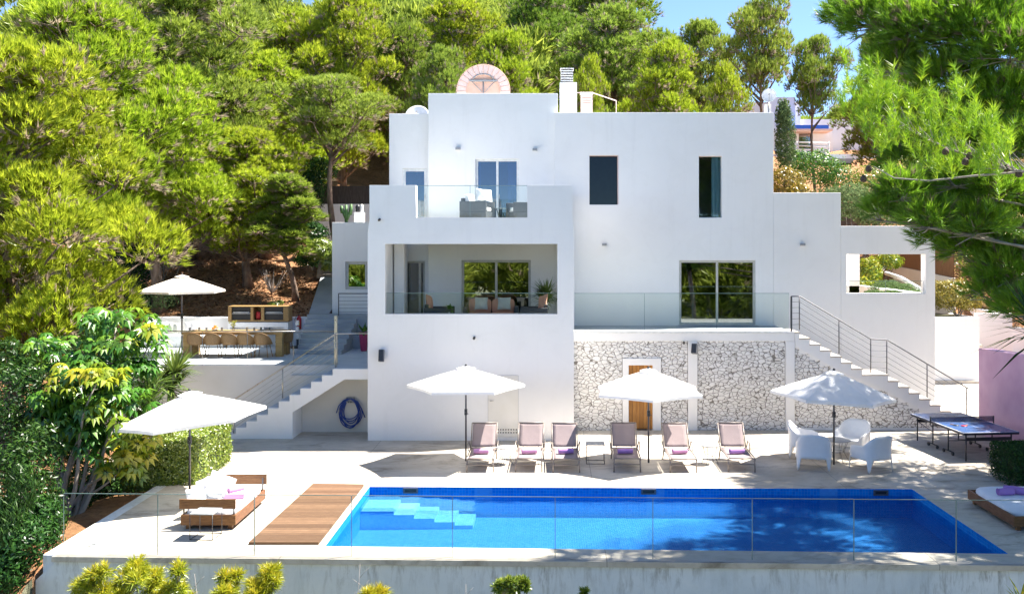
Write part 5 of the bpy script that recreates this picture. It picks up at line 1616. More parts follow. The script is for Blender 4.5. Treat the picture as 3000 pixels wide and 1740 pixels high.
# extinguisher, loose parasol base, pot
ed = 34.42
t = thing("fire_extinguisher", "red fire extinguisher on the low white wall right of the grills", "fire extinguisher", (XX(876,ed), ed, ZZ(964,ed)))
MB().lathe([(.07,0),(.085,.02),(.085,.38),(.05,.45),(.03,.47),(.03,.50)], n=18).build("cylinder", M['red'], t)
MB().box(-.02,.02,-.07,.03,.50,.54).tube([(0,-.02,.52),(-.08,-.03,.5),(-.14,-.03,.35),(-.11,-.04,.15)], .01, 6).build("valve_and_hose", M['black'], t)
MB().box(-.045,.045,-.0895,-.086,.14,.28).build("label_plate", m_plain('yellow_label', (.65,.5,.08), .5), t)
MB().box(-.03,.03,.06,.078,.2,.3).build("bracket", M['black'], t)
t = thing("floor_stand", "empty black parasol base with tube standing on the dining terrace", "umbrella stand", (XX(877,34.0), 33.75, 2.0))
MB().lathe([(.30,0),(.30,.03),(.26,.06),(.06,.075),(.04,.09),(.04,.36),(.033,.36),(.033,.1)], n=22).build("base", M['black'], t)
t = thing("plant_pot", "tall magenta pot with a small green plant at the villa corner", "flower pot", (XX(1066,32.7), 32.7, 2.0))
MB().lathe([(.09,0),(.11,.02),(.17,.62),(.18,.64),(.16,.64),(.15,.56),(0,.55)], n=20).build("pot", M['terracotta_pink'], t)
pot_plant_loc = (XX(1066,32.7), 32.7, 2.56)

# ---- loggia furniture
zL = 2.953
def wicker_seat(name, label, cat, loc, rz, w, d, h_arm, backs, mat_c, seat_mat):
    t = thing(name, label, cat, loc, rz)
    MB().box(-w/2, w/2, -d/2+.0, d/2, .06, .38).build("base", M['wicker'], t, bevel=.012)
    for s_ in (-1, 1): MB().box(min(s_*w/2, s_*(w/2-.12)), max(s_*w/2, s_*(w/2-.12)), -d/2-.001, d/2+.001, .383, h_arm).build("armrest", M['wicker'], t, bevel=.012)
    MB().box(-w/2+.123, w/2-.123, d/2-.12, d/2, .383, h_arm+.1).build("backrest", M['wicker'], t, bevel=.012)
    n = backs; cw = (w-.26)/n
    for i in range(n):
        xc_ = -w/2+.13 + cw*(i+.5)
        MB().rbox((xc_, -.05, .45), (cw-.01, d-.16, .15)).build("seat_cushion", M[seat_mat], t)
        if mat_c: MB().rbox((xc_, d/2-.20, .70), (cw-.01, .17, .46), rot=Matrix.Rotation(R(-10),3,'X')).build("back_cushion", M[mat_c], t)
    for x_ in (-w/2+.05, w/2-.05):
        for y_ in (-d/2+.05, d/2-.05): MB().box(x_-.02, x_+.02, y_-.02, y_+.02, 0, .058).build("foot", M['black'], t)
    return t
wicker_seat("wicker_sofa", "dark wicker sofa with two salmon back cushions in the loggia", "sofa", (XX(1438,30.5), 30.75, zL), R(180)*0, 1.75, .8, .70, 2, 'cushion_s', 'cushion_s')
pillow("pale green square pillow on the left half of the wicker sofa", (XX(1407,30.2), 30.62, zL+.80), (R(-14),0,0), (.42,.12,.40), 'cushion_g')
pillow("pale green square pillow on the right half of the wicker sofa", (XX(1475,30.2), 30.62, zL+.80), (R(-14),0,0), (.42,.12,.40), 'cushion_g')
wicker_seat("wicker_armchair", "dark wicker armchair at the left side of the loggia", "armchair", (XX(1288,29.7), 29.7, zL), R(90), .95, .85, .74, 1, None, 'cushion_s')
pillow("salmon pillow on the left loggia armchair", (XX(1258,29.7), 29.7, zL+.90), (R(-15),R(10),R(80)), (.48,.16,.46), 'cushion_s')
wicker_seat("wicker_armchair", "dark wicker armchair at the right side of the loggia", "armchair", (XX(1565,29.7), 29.7, zL), R(-90), .95, .85, .74, 1, None, 'cushion_s')
pillow("salmon pillow on the right loggia armchair", (XX(1590,29.6), 29.6, zL+.90), (R(-15),R(-12),R(-60)), (.50,.16,.46), 'cushion_s')
t = thing("coffee_table", "dark wicker coffee table in the middle of the loggia", "table", (XX(1430,29.2), 29.2, zL))
MB().box(-.45,.45,-.25,.25,0,.38).build("base", M['wicker'], t, bevel=.01); MB().box(-.46,.46,-.26,.26,.383,.40).build("tabletop", M['black'], t)
# ---- balcony furniture
zB = 6.253
wicker_seat("wicker_armchair", "dark wicker armchair with white cushion on the upper balcony, left of the table", "armchair", (XX(1398,29.4), 29.4, zB), R(75), .85, .85, .70, 1, 'cushion_w', 'cushion_w')
wicker_seat("wicker_armchair", "dark wicker armchair on the upper balcony, right of the glass table", "armchair", (XX(1532,29.6), 29.7, zB), R(-70), .85, .85, .68, 1, None, 'cushion_w')
pillow("rounded white pillow on the left balcony armchair", (XX(1418,29.0), 29.0, zB+.88), (R(-20),R(5),R(30)), (.55,.2,.4), 'cushion_w')
t = thing("glass_table", "round glass table between the two balcony armchairs", "table", (XX(1475,29.8), 29.8, zB))
MB().lathe([(0,.5),(.36,.5),(.365,.505),(.36,.512),(0,.512)], n=28).build("tabletop", m_glass('blue_glass', (.55,.72,.78), .12), t)
for k in range(4):
    a = math.pi/4 + k*math.pi/2
    MB().tube([(.3*math.cos(a), .3*math.sin(a), .498), (.2*math.cos(a), .2*math.sin(a), .25), (.28*math.cos(a), .28*math.sin(a), 0)], .014, 6).build("leg", M['dgrey'], t)
# ================================================================== VEGETATION
FOL_T = 0.38
M['pine'] = m_leaf('pine_needles', [(.20,.28,.022), (.34,.46,.03), (.50,.59,.05)], 0.5, 0.02, dead=(.38,.31,.22))
M['pine_dark'] = m_leaf('dark_pine_needles', [(.12,.19,.03), (.20,.30,.04), (.31,.42,.05)], 0.45, 0.02, dead=(.33,.27,.20))
M['pine_olive'] = m_leaf('olive_pine_needles', [(.17,.24,.045), (.28,.38,.055), (.41,.50,.075)], 0.48, 0.02, dead=(.36,.30,.22))
M['pine_fg'] = m_leaf('long_pine_needles', [(.11,.22,.018), (.21,.37,.022), (.36,.54,.03)], 0.5, 0.05, dead=(.20,.15,.11))
M['broad'] = m_leaf('glossy_leaf', [(.025,.10,.014), (.06,.19,.018), (.20,.34,.025)], 0.28, 0.06)
M['broad_y'] = m_leaf('yellow_green_leaf', [(.07,.18,.015), (.24,.33,.02), (.48,.44,.02)], 0.35, 0.05)
M['dark_leaf'] = m_leaf('dark_leaf', [(.010,.035,.008), (.022,.07,.012), (.06,.14,.02)], 0.25, 0.025)
M['hedge'] = m_leaf('hedge_leaf', [(.08,.15,.015), (.19,.28,.03), (.34,.40,.05)], 0.35, 0.08)
M['hedge_gold'] = m_leaf('golden_hedge_leaf', [(.12,.12,.015), (.28,.24,.03), (.45,.33,.05)], 0.35, 0.06)
M['grey_shrub'] = m_leaf('grey_green_leaf', [(.07,.12,.05), (.13,.20,.08), (.20,.27,.12)], 0.3, 0.0)
M['yucca'] = m_leaf('yucca_blade', [(.05,.11,.02), (.11,.19,.03), (.24,.32,.06)], 0.25, 0.10)
M['bamboo'] = m_leaf('bamboo_leaf', [(.20,.28,.015), (.42,.44,.025), (.62,.52,.035)], 0.4, 0.06)
M['cactus'] = m_plain('cactus_green', (.07,.16,.05), .6)
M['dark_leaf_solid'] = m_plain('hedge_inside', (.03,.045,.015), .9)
def nrm(a): return a / np.maximum(np.linalg.norm(a, axis=1, keepdims=True), 1e-9)
def rdir(r, n):
    v = r.normal(size=(n, 3)); return nrm(v)
def needles(r, pos, axis_, k, length, width, spread, stem=.5):
    """k thin triangular blades per shoot, growing along and around the shoot axis"""
    n = len(pos)
    P_ = np.repeat(pos, k, 0); A = np.repeat(axis_, k, 0)
    L_ = length * r.uniform(.7, 1.25, size=(n*k, 1))
    d = nrm(A + spread * rdir(r, n*k))
    base = P_ + A * (r.uniform(0, stem, size=(n*k, 1)) * length)
    side = nrm(np.cross(d, rdir(r, n*k))) * width * .5 * r.uniform(.7, 1.3, size=(n*k, 1))
    out = np.empty((n*k, 3, 3)); out[:, 0] = base - side; out[:, 1] = base + side; out[:, 2] = base + d*L_
    return out.reshape(-1, 3)
def leaves(r, pos, nrmls, length, width, droop=.3, jitter=.6):
    """one diamond quad per position, facing roughly along nrmls"""
    n = len(pos)
    nn = nrm(nrmls + jitter*rdir(r, n))
    t = nrm(np.cross(nn, rdir(r, n)))
    t[:, 2] -= droop; t = nrm(t)
    s_ = nrm(np.cross(nn, t))
    L_ = length * r.uniform(.7, 1.3, size=(n, 1)); W_ = width * r.uniform(.7, 1.3, size=(n, 1))
    out = np.empty((n, 4, 3)); out[:, 0] = pos - t*L_*.5; out[:, 1] = pos + s_*W_*.5 - t*L_*.05; out[:, 2] = pos + t*L_*.5; out[:, 3] = pos - s_*W_*.5 - t*L_*.05
    return out.reshape(-1, 3)
def cloud(r, ells, n, shell=(.72, 1.0), zlo=-1.0):
    """points and outward directions spread over the surfaces of ellipsoids (cx,cy,cz,rx,ry,rz)"""
    E = np.array(ells, float)
    w = (E[:, 3]*E[:, 4]*E[:, 5])**(2/3); w /= w.sum()
    idx = r.choice(len(E), size=n, p=w)
    d = rdir(r, n); 
    d[:, 2] = np.where(d[:, 2] < zlo, -d[:, 2], d[:, 2])
    s_ = r.uniform(shell[0], shell[1], size=(n, 1))
    # lumps on the surface
    lump = 1 + .13*np.sin(d[:, :1]*7 + idx[:, None]) * np.cos(d[:, 1:2]*6 + 2*idx[:, None])
    p = E[idx, :3] + d * E[idx, 3:6] * s_ * lump
    return p, d
def limb(mb, a, b_, r0, r1, sag=.1, n=5, rr=random):
    a, b_ = Vector(a), Vector(b_); pts = []
    off = Vector((rr.uniform(-1,1), rr.uniform(-1,1), rr.uniform(-.5,.5))) * (b_-a).length*.06
    for i in range(n+1):
        f = i/n
        p = a.lerp(b_, f) + off*math.sin(f*math.pi) + Vector((0,0,sag*(b_-a).length*(f*f - f)))
        pts.append(p)
    mb.tube(pts, [r0 + (r1-r0)*i/n for i in range(n+1)], 6)
def make_pine(seed, mat, base=.30, nl=54, shoots=210, k=14, blade=.22, bw=.030, H=10, Rr=3.2, trunk_r=.24, name="pine_tree", flat=.74, top=True, lumps=(.75, 1.3)):
    """crown of many needle clumps carried on limbs; returns (root, crown)"""
    r = np.random.default_rng(seed); rnd = random.Random(seed)
    t = thing(name, "x", "tree")
    tr = MB(); pts = []
    lx, ly = rnd.uniform(-.5, .5), rnd.uniform(-.4, .4)
    for i in range(9):
        f = i/8
        pts.append(Vector((lx*math.sin(f*2.2)+.12*math.sin(f*9+seed), ly*math.sin(f*2)+.1*math.cos(f*8), f*H*.93)))
    tr.tube(pts, [trunk_r*1.35 if i == 0 else trunk_r*(1-.85*i/8) for i in range(9)], 10)
    def at(z):
        f = max(0, min(.999, z/(H*.93)))*8; i = int(f); return pts[i].lerp(pts[i+1], f-i)
    ells = []
    for i in range(nl):
        u = (i+.5)/nl
        z = H*(base + (1-base)*(u**.9))*.97
        zz = (z/H - base)/(1-base)
        prof = (math.sin(math.pi*min(1, (zz*.86+.16)))**.75)
        rad_ = Rr*prof*(rnd.uniform(.35, 1.0) if rnd.random() < .75 else rnd.uniform(.1,.5))
        a = i*2.39996 + rnd.uniform(-.4, .4)
        c = at(z) + Vector((rad_*math.cos(a), rad_*math.sin(a), rnd.uniform(-.3,.3)))
        cr = rnd.uniform(*lumps) * (1 - .25*zz)
        ells.append((c.x, c.y, c.z, cr, cr, cr*flat))
        s_ = at(max(H*base*.7, c.z - rad_*.55 - .3))
        limb(tr, s_, (c.x, c.y, c.z-.2*cr), max(.03, .09*(1-zz)+.02), .02, .08, 4, rnd)
        for q in range(3):
            d = Vector((rnd.gauss(0,1), rnd.gauss(0,1), rnd.uniform(-.1,.8))).normalized()*cr*.85
            limb(tr, c - Vector((0,0,.2*cr)), c + Vector((d.x, d.y, d.z*flat)), .02, .006, .0, 2, rnd)
    tr.build("trunk", M['bark'], t)
    n = nl*shoots
    p, d = cloud(r, ells, n, (.55, 1.04), zlo=-.45)
    axis_ = nrm(d*.75 + np.array([0, 0, .55]) + .35*rdir(r, n))
    v = needles(r, p, axis_, k, blade, bw, .55)
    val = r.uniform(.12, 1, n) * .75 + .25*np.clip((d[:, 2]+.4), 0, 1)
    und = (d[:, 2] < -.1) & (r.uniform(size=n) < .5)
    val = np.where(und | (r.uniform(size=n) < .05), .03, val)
    np_mesh("crown", v, 3, M[mat], t, np.repeat(val, k))
    return t
proto = {}
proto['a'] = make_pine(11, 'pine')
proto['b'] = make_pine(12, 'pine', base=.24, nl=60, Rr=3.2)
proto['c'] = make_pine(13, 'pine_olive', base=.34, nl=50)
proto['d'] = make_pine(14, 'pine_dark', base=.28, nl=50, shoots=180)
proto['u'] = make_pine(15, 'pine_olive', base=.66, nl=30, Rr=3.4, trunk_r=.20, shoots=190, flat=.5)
used_proto = set()
def place(kind, px, py_top, r_px, D, label, group, rz=None, gz=None, name=None):
    X = XX(px, D); zg = float(hgt(X, D)) if gz is None else gz
    H = ZZ(py_top, D) - zg; rad_ = r_px/F*D
    if kind in used_proto: o = dup(proto[kind])
    else: o = proto[kind]; used_proto.add(kind)
    o.location = (X, D, zg - .1)
    o.scale = (rad_/3.3, rad_/3.3, H/10)
    o.rotation_euler = (0, 0, rz if rz is not None else random.uniform(0, 6.28))
    o["label"] = label; o["group"] = group; o["category"] = "tree"
    return o
random.seed(21)
GL, GB, GR = "bright pines on the left slope", "pines rising behind the villa", "pines beside the far white house"
place('b', 40, 120, 400, 26.5, "biggest bright green pine at the left edge of the picture", GL)
place('a', 455, 215, 250, 35.5, "pine with a thick trunk just behind the terrace parasol", GL)
place('b', 722, 370, 185, 38.5, "pine with short thick trunk above the wooden grill cabinet", GL)
place('a', 250, -60, 330, 33, "tall pine crown filling the upper left behind the edge pine", GL)
place('c', 560, -60, 300, 42, "tall pine behind the two trunks, reaching past the top edge", GL)
place('a', 770, 160, 230, 44, "rounded yellow-green pine left of the villa's highest corner", GL)
place('u', 985, 215, 190, 41.5, "dark shaded pine touching the left edge of the villa", GL)
place('a', 880, 40, 200, 50, "light pine crown above the dark shaded one", GL)
place('b', 1010, -30, 170, 48, "pine above the white roof dome at the villa's left corner", GB)
place('d', 1190, 60, 150, 52, "dark pine behind and left of the roof arch", GB)
place('a', 1330, -20, 170, 56, "tall light pine right above the arched roof screen", GB)
place('b', 1480, 90, 150, 46, "yellow-green pine between roof arch and chimney", GB)
place('c', 1300, 140, 120, 43, "lower olive pine directly behind the roof arch", GB)
place('d', 1600, -40, 170, 60, "dark pine at the top edge above the chimney", GB)
place('a', 1730, 170, 80, 42, "small bright pine directly behind the two chimneys", GB)
place('c', 1810, 20, 190, 52, "broad soft green pine right of the chimneys", GB)
place('b', 1960, 120, 140, 46, "pine above the middle of the right roof", GB)
place('c', 2060, 60, 130, 58, "pine at the edge of the open sky, behind the roof's right half", GB)
place('a', 2120, 190, 95, 42, "low bright pine just left of the roof satellite dish", GB)
place('d', 1760, -90, 200, 66, "dark pine reaching past the top edge, right of the chimney", GB)
place('u', 2232, -10, 128, 50, "umbrella-shaped pine with bare tall trunk against the sky", GR, 2.0)
place('u', 2395, 100, 95, 55, "slender forked pine in front of the far white house", GR, 4.0)
place('c', 2590, 40, 110, 60, "pine behind the far white house at the right", GR)
place('d', 2600, 150, 150, 62, "dark pine right of the far white house", GR)
place('c', 2760, 330, 140, 52, "mid-height pine half hidden by the foreground pine boughs", GR)
# juniper-like dark tree beside annex
t = make_pine(31, 'pine_dark', base=.42, nl=30, shoots=220, k=7, blade=.26, bw=.05, Rr=1.3, trunk_r=.13, name="juniper_tree", flat=1.0, lumps=(.45,.75))
D_ = 37; t.location = (XX(868, D_), D_, float(hgt(XX(868, D_), D_))-.1); zt_ = ZZ(520, D_) - t.location.z; t.scale = (.95, .95, zt_/10)
tag(t, "narrow dark juniper with a thin trunk left of the annex", "tree")

# ---- the wood that covers the hill (one mass)
def forest(name, rg, n, cond, seed, hmin=6, hmax=9, blade=.75, bw=.16, per=1500, mat='pine_olive'):
    r = np.random.default_rng(seed)
    vs_all, at_all = [], []
    cnt = 0
    while cnt < n:
        X = r.uniform(rg[0], rg[1]); D = r.uniform(rg[2], rg[3])
        if not cond(X, D): continue
        z = float(hgt(X, D)); h = r.uniform(hmin, hmax); cr = h*.36
        ells = []
        for i in range(9):
            a = i*2.4; q = r.uniform(.2,.75)*cr; zz = z + h*(.35+.6*i/9)
            ells.append((X+q*math.cos(a), D+q*math.sin(a), zz, cr*r.uniform(.35,.55), cr*r.uniform(.35,.55), cr*.34))
        p, d = cloud(r, ells, per, (.6, 1.05), -.5)
        v = needles(r, p, nrm(d*.7+np.array([0,0,.5])), 3, blade, bw, .6)
        vs_all.append(v); at_all.append(np.repeat(r.uniform(.12, 1, per), 3)*r.uniform(.6,1)); cnt += 1
    o = np_mesh(name, np.concatenate(vs_all), 3, M[mat], None, np.concatenate(at_all))
    tag(o, "dense pine wood covering the hillside behind the villa" if 'hill' in name else "pine wood on the opposite slope", "woodland", kind="stuff")
    return o
forest("hill_woodland", (-45, 9, 56, 100), 95, lambda x, d: abs((x)) < .62*d+4 and x < 8.5*(d/60), 41)
forest("hill_woodland", (8, 60, 84, 120), 26, lambda x, d: x > .15*d, 42, 4, 6)
forest("valley_woodland", (-42, 46, -52, -13), 150, lambda x, d: True, 43, 7, 11, .9, .24, 700)

# ---- broad bushes
def bush(name, label, cat, ells, n, ll, lw, mat, seed, stem=None, droop=.3, jitter=.7, shell=(.6,1.02), loc=None, group=None, zlo=-.8, stemmat='bark_grey'):
    r = np.random.default_rng(seed); rnd = random.Random(seed)
    base = loc if loc is not None else (ells[0][0], ells[0][1], min(e[2]-e[5] for e in ells))
    t = thing(name, label, cat, base, 0, group)
    p, d = cloud(r, ells, n, shell, zlo)
    p = p - np.array(base)
    v = leaves(r, p, d, ll, lw, droop, jitter)
    np_mesh("foliage", v, 4, M[mat], t, r.uniform(0, 1, n)*.8 + .2*np.clip(d[:,2],0,1))
    b = MB()
    for e in ells[:8]:
        for q in range(2): 
            limb(b, (rnd.uniform(-.06,.06), rnd.uniform(-.06,.06), -.05), (e[0]-base[0]+rnd.uniform(-.2,.2)*e[3], e[1]-base[1], e[2]-base[2]), .03 if stem is None else stem, .008, .0, 4, rnd)
    b.build("stems", M[stemmat], t)
    return t
def E(px, py, rx_px, ry_px, D, rd=None):
    c = P(px, py, D); k = D/F
    return (c.x, c.y, c.z, rx_px*k, (rd if rd else rx_px*k), ry_px*k)
GD = "dark evergreen bushes at the lower left"
bush("laurel_bush", "very dark leafy bush at the lower left corner", "bush", [E(40,1480,130,190,19.3), E(130,1560,80,150,19.6), E(20,1620,120,110,18.6), E(100,1350,90,120,20)], 9000, .11, .035, 'dark_leaf', 51, loc=(-10.9, 19.4, -.4), group=GD)
bush("laurel_bush", "dark small-leaved bush at the left edge above the corner bush", "bush", [E(50,1180,140,130,22), E(150,1250,90,120,22.3), E(20,1050,60,60,22.6), E(10,1300,90,130,21.3)], 9000, .10, .035, 'dark_leaf', 52, loc=(-12.1, 22, -.3), group=GD)
bush("laurel_bush", "dark bush behind the pale trunks left of the glass fence", "bush", [E(240,1400,90,110,22.5), E(330,1450,80,90,22.4), E(200,1290,90,90,23)], 7000, .10, .035, 'dark_leaf', 53, loc=(-10.6, 22.4, -.3), group=GD)
bush("laurel_bush", "dark bush filling the gap behind the umbrella tree", "bush", [E(250,1050,150,80,25.5), E(380,1090,90,90,25.2), E(150,1120,120,100,25), E(330,1200,140,120,24.6)], 8000, .13, .04, 'dark_leaf', 54, loc=(-12.0, 25.2, 0), group=GD)
bush("weeping_bush", "lighter drooping shrub at the far lower left edge", "bush", [E(20,1560,60,120,18.0), E(60,1440,50,80,18.3)], 2600, .16, .022, 'dark_leaf', 55, loc=(-10.0, 18.1, -.6), droop=1.2)
bush("laurel_bush", "dense dark bush hiding the soil left of the glass fence corner", "bush", [E(60,1600,110,90,18.2), E(120,1540,70,90,18.9), E(10,1680,90,70,17.8), E(210,1480,60,60,21.2)], 11000, .11, .035, 'dark_leaf', 56, loc=(-10.3, 18.6, -.5), group=GD)
# hedge beside the daybed
def hedge_box(name, label, x0, x1, y0, y1, z0, z1, n, mat, seed, ll=.06, lw=.035, r_=.12):
    r = np.random.default_rng(seed)
    t = thing(name, label, "hedge", ((x0+x1)/2, (y0+y1)/2, max(z0, 0)))
    c = np.array([(x0+x1)/2, (y0+y1)/2, (z0+z1)/2]); h = np.array([(x1-x0)/2, (y1-y0)/2, (z1-z0)/2])
    d = rdir(r, n)
    e = r.uniform(-1, 1, size=(n, 3)); fa = r.choice(3, size=n, p=[.25, .45, .30]); sg_ = np.where(r.uniform(size=n) < .5, -1, 1); sg_[fa == 2] = 1
    e[np.arange(n), fa] = sg_; d = nrm(e*np.array([.3,.3,.3]) + np.eye(3)[fa]*sg_[:, None])
    e = e*(1-.05*np.sum(np.abs(e) > .85, axis=1, keepdims=True))
    p = c + e*h*r.uniform(.90, 1.02, size=(n,1)) + .03*np.sin(e*9 + e[:, ::-1]*7)*h
    v = leaves(r, p - np.array(t.location), d, ll, lw, .1, .8)
    np_mesh("foliage", v, 4, M[mat], t, r.uniform(0,1,n))
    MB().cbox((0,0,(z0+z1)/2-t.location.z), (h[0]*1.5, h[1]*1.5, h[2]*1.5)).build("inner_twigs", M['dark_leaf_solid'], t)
    return t
hedge_box("hedge", "clipped sunlit green hedge between umbrella tree and daybed", -10.3, -8.15, 22.3, 24.9, -.3, 1.12, 34000, 'hedge', 61)
hedge_box("hedge", "small dark clipped hedge block at the right edge by the daybed", 10.6, 12.7, 22.0, 23.3, 0, .92, 16000, 'dark_leaf', 62, .05, .03)
hb = bush("clipped_bush", "rounded golden-tipped bush on top of the white planter wall", "bush", [(XX(2800,40.2), 40.4, 3.45, 1.15, 1.0, .72), (XX(2835,40.2), 40.4, 3.35, .7, .8, .62), (XX(2765,40.2), 40.6, 3.5, .8, .8, .62)], 9000, .09, .05, 'hedge_gold', 63, loc=(XX(2810,40.2), 40.3, 2.65))

# ---- umbrella tree (schefflera) with drooping leaf rosettes
def rosettes(r, centers, nleaf=9, ll=.26, lw=.075, up=.25):
    """each rosette: nleaf drooping oval leaflets, every leaflet of two bent quads"""
    n = len(centers); out = []; att = []
    for c in centers:
        tiltv = nrm(np.array([[r.normal(0,.35), r.normal(0,.35)-.25, 1.0]]))[0]
        u = nrm(np.cross([tiltv], [[1,0,.01]]))[0]; w = np.cross(tiltv, u)
        sc = r.uniform(.75, 1.2); a0 = r.uniform(0, 6.28); tone = r.uniform(0, .8)
        for k in range(nleaf):
            a = a0 + 2*math.pi*k/nleaf + r.normal(0,.08)
            rd = u*math.cos(a) + w*math.sin(a); sd_ = -u*math.sin(a) + w*math.cos(a)
            L_ = ll*sc*r.uniform(.85,1.1); W_ = lw*sc
            c0 = c + rd*.05*sc + tiltv*.01
            m1 = c + rd*(L_*.55) + tiltv*(.04) 
            e1 = c + rd*(L_*.92) - tiltv*(L_*.42)
            fold = tiltv*.012
            out += [c0, m1 + sd_*W_*.5 - fold, e1, m1 + fold*0]
            out += [c0, m1 + fold*0, e1, m1 - sd_*W_*.5 - fold]
            tv = np.clip(tone + r.uniform(0, .2), 0, 1); att += [tv, tv]
    return np.array(out), np.array(att)
def fill_rosettes(r, ells, n):
    p, d = cloud(r, ells, n, (.45, 1.0), -.6); return p
r = np.random.default_rng(71)
st = thing("umbrella_tree", "large glossy umbrella tree with drooping rosette leaves above the glass fence corner", "tree", (XX(200,20.6), 20.6, -.3))
el = [E(340,960,110,60,22.6), E(260,1150,140,110,21.6), E(330,1060,130,90,22.2), E(170,1220,80,90,21.4), E(340,1180,90,80,21.4), E(240,1290,120,80,21.2), E(440,1000,60,50,22.6), E(150,1050,90,70,23)]
v, a = rosettes(r, fill_rosettes(r, el, 330), 9, .28, .105)
np_mesh("foliage", v - np.array(st.location), 4, M['broad'], st, a)
el2 = [E(430,985,50,35,22.0), E(390,1330,70,70,21.0), E(350,1380,80,60,20.9), E(290,1110,90,40,20.9), E(330,1215,60,50,20.9), E(455,1260,60,40,21.6), E(190,1115,60,50,21)]
v, a = rosettes(r, fill_rosettes(r, el2, 70), 9, .27, .105)  # second leaf set, sunlight painted in as a yellower leaf colour
np_mesh("sun_coloured_foliage", v - np.array(st.location), 4, M['broad_y'], st, a)["label"] = "leaf rosettes with full sun put into their yellow-green colour"
b = MB(); rnd = random.Random(4)
SLc = Vector(st.location)
for e in el + el2[1:4]:
    a_ = Vector((rnd.uniform(-.25,.25), rnd.uniform(-.1,.1), 0)); tgt = Vector(e[:3]) - SLc
    mid = a_.lerp(tgt, .45) + Vector((rnd.uniform(-.15,.15), 0, .1))
    limb(b, a_, mid, .055, .035, 0, 4, rnd); limb(b, mid, tgt, .035, .015, 0, 4, rnd)
b.build("trunk", M['bark_grey'], st)
# ---- yuccas
def yucca(name, label, loc, heads, ll, lw, nb, seed, mat='yucca', trunk_r=.06, cat="plant", group=None):
    r = np.random.default_rng(seed); rnd = random.Random(seed)
    t = thing(name, label, cat, loc, 0, group)
    out, att = [], []
    b = MB()
    for h in heads:
        c = np.array(h, float) - np.array(loc)
        for k in range(nb):
            d = rdir(r, 1)[0]; d[2] = abs(d[2])*1.1 - .45*r.uniform(0, 1.3)*(1 if r.uniform() < .6 else 0); d = d/np.linalg.norm(d)
            L_ = ll*r.uniform(.75, 1.1)
            s_ = np.cross(d, [0,0,1.0]); s_ = s_/max(np.linalg.norm(s_), 1e-6)
            up_ = np.cross(s_, d)
            b0 = c + d*.04 + np.array([0,0,-.15*r.uniform()]); m1 = b0 + d*L_*.5; e1 = b0 + d*L_ + np.array([0,0,-.16*L_*(1-abs(d[2]))])
            out += [b0 - s_*lw*.25, b0 + s_*lw*.25, m1 + s_*lw*.5, m1 - s_*lw*.5]
            out += [m1 - s_*lw*.5, m1 + s_*lw*.5, e1 + s_*lw*.03, e1 - s_*lw*.03]
            tv = r.uniform(0, 1)*.7 + .3*max(0, d[2]); att += [tv, tv]
        limb(b, (rnd.uniform(-.08,.08), rnd.uniform(-.05,.05), 0), tuple(c), trunk_r*1.3, trunk_r, 0, 5, rnd)
    np_mesh("leaves", np.array(out), 4, M[mat], t, att)
    b.build("trunk", M['bark_grey'], t)
    return t
yl = (XX(470,25.3), 25.3, -.2)
yucca("yucca_plant", "tall spiky yucca in front of the dining terrace wall", yl, [P(512,1085,24.6), P(500,1130,24.7)], .78, .062, 150, 81, trunk_r=.07)
yucca("yucca_plant", "pale spiky yucca low between umbrella tree and big parasol", (XX(440,22.6), 22.6, -.2), [P(440,1165,22.4), P(450,1120,22.8), P(425,1215,22.3)], .62, .045, 100, 82)
yucca("yucca_plant", "dark spiky yucca behind the umbrella tree, below the pine", (XX(250,26.5), 26.5, 0), [P(255,985,26.5), P(300,1000,26.3)], .7, .06, 80, 83, 'broad')
yucca("potted_yucca", "spiky green plant in the right corner of the loggia", (XX(1600,30.9), 30.9, zL), [P(1597,875,30.9), P(1600,855,30.9)], .62, .05, 100, 84, 'yucca', .04)
MB().lathe([(.13,0),(.17,.35),(.18,.36),(.15,.36),(.14,.3),(0,.3)], n=18).build("pot", M['dgrey'], bpy.data.objects["potted_yucca"])
yucca("small_plant", "small leafy plant on the coffee table of the loggia", (XX(1318,29.4), 29.3, zL+.40), [(XX(1318,29.3), 29.3, zL+.72)], .17, .07, 40, 85, 'broad', .012)
MB().lathe([(.05,-.1),(.09,.0),(.08,.12),(0,.1)], (0,0,.1), 14).build("pot", M['ceramic'], bpy.data.objects["small_plant"])
pot_plant = yucca("pot_plant", "green leaves growing from the magenta pot", pot_plant_loc, [(pot_plant_loc[0], pot_plant_loc[1], pot_plant_loc[2]+.18)], .32, .09, 26, 86, 'broad', .02)
yucca("palm_frond_plant", "dark spiky palm leaves reaching in from the right edge", (XX(3075,14), 14.0, -3.2), [P(3050,960,14)], 1.0, .05, 110, 87, 'dark_leaf', .12)
yucca("palm_frond_plant", "tip of a small palm at the bottom right corner", (XX(2985,15), 15.0, -3.2), [P(2990,1745,15)], .32, .03, 40, 88, 'bamboo', .05)
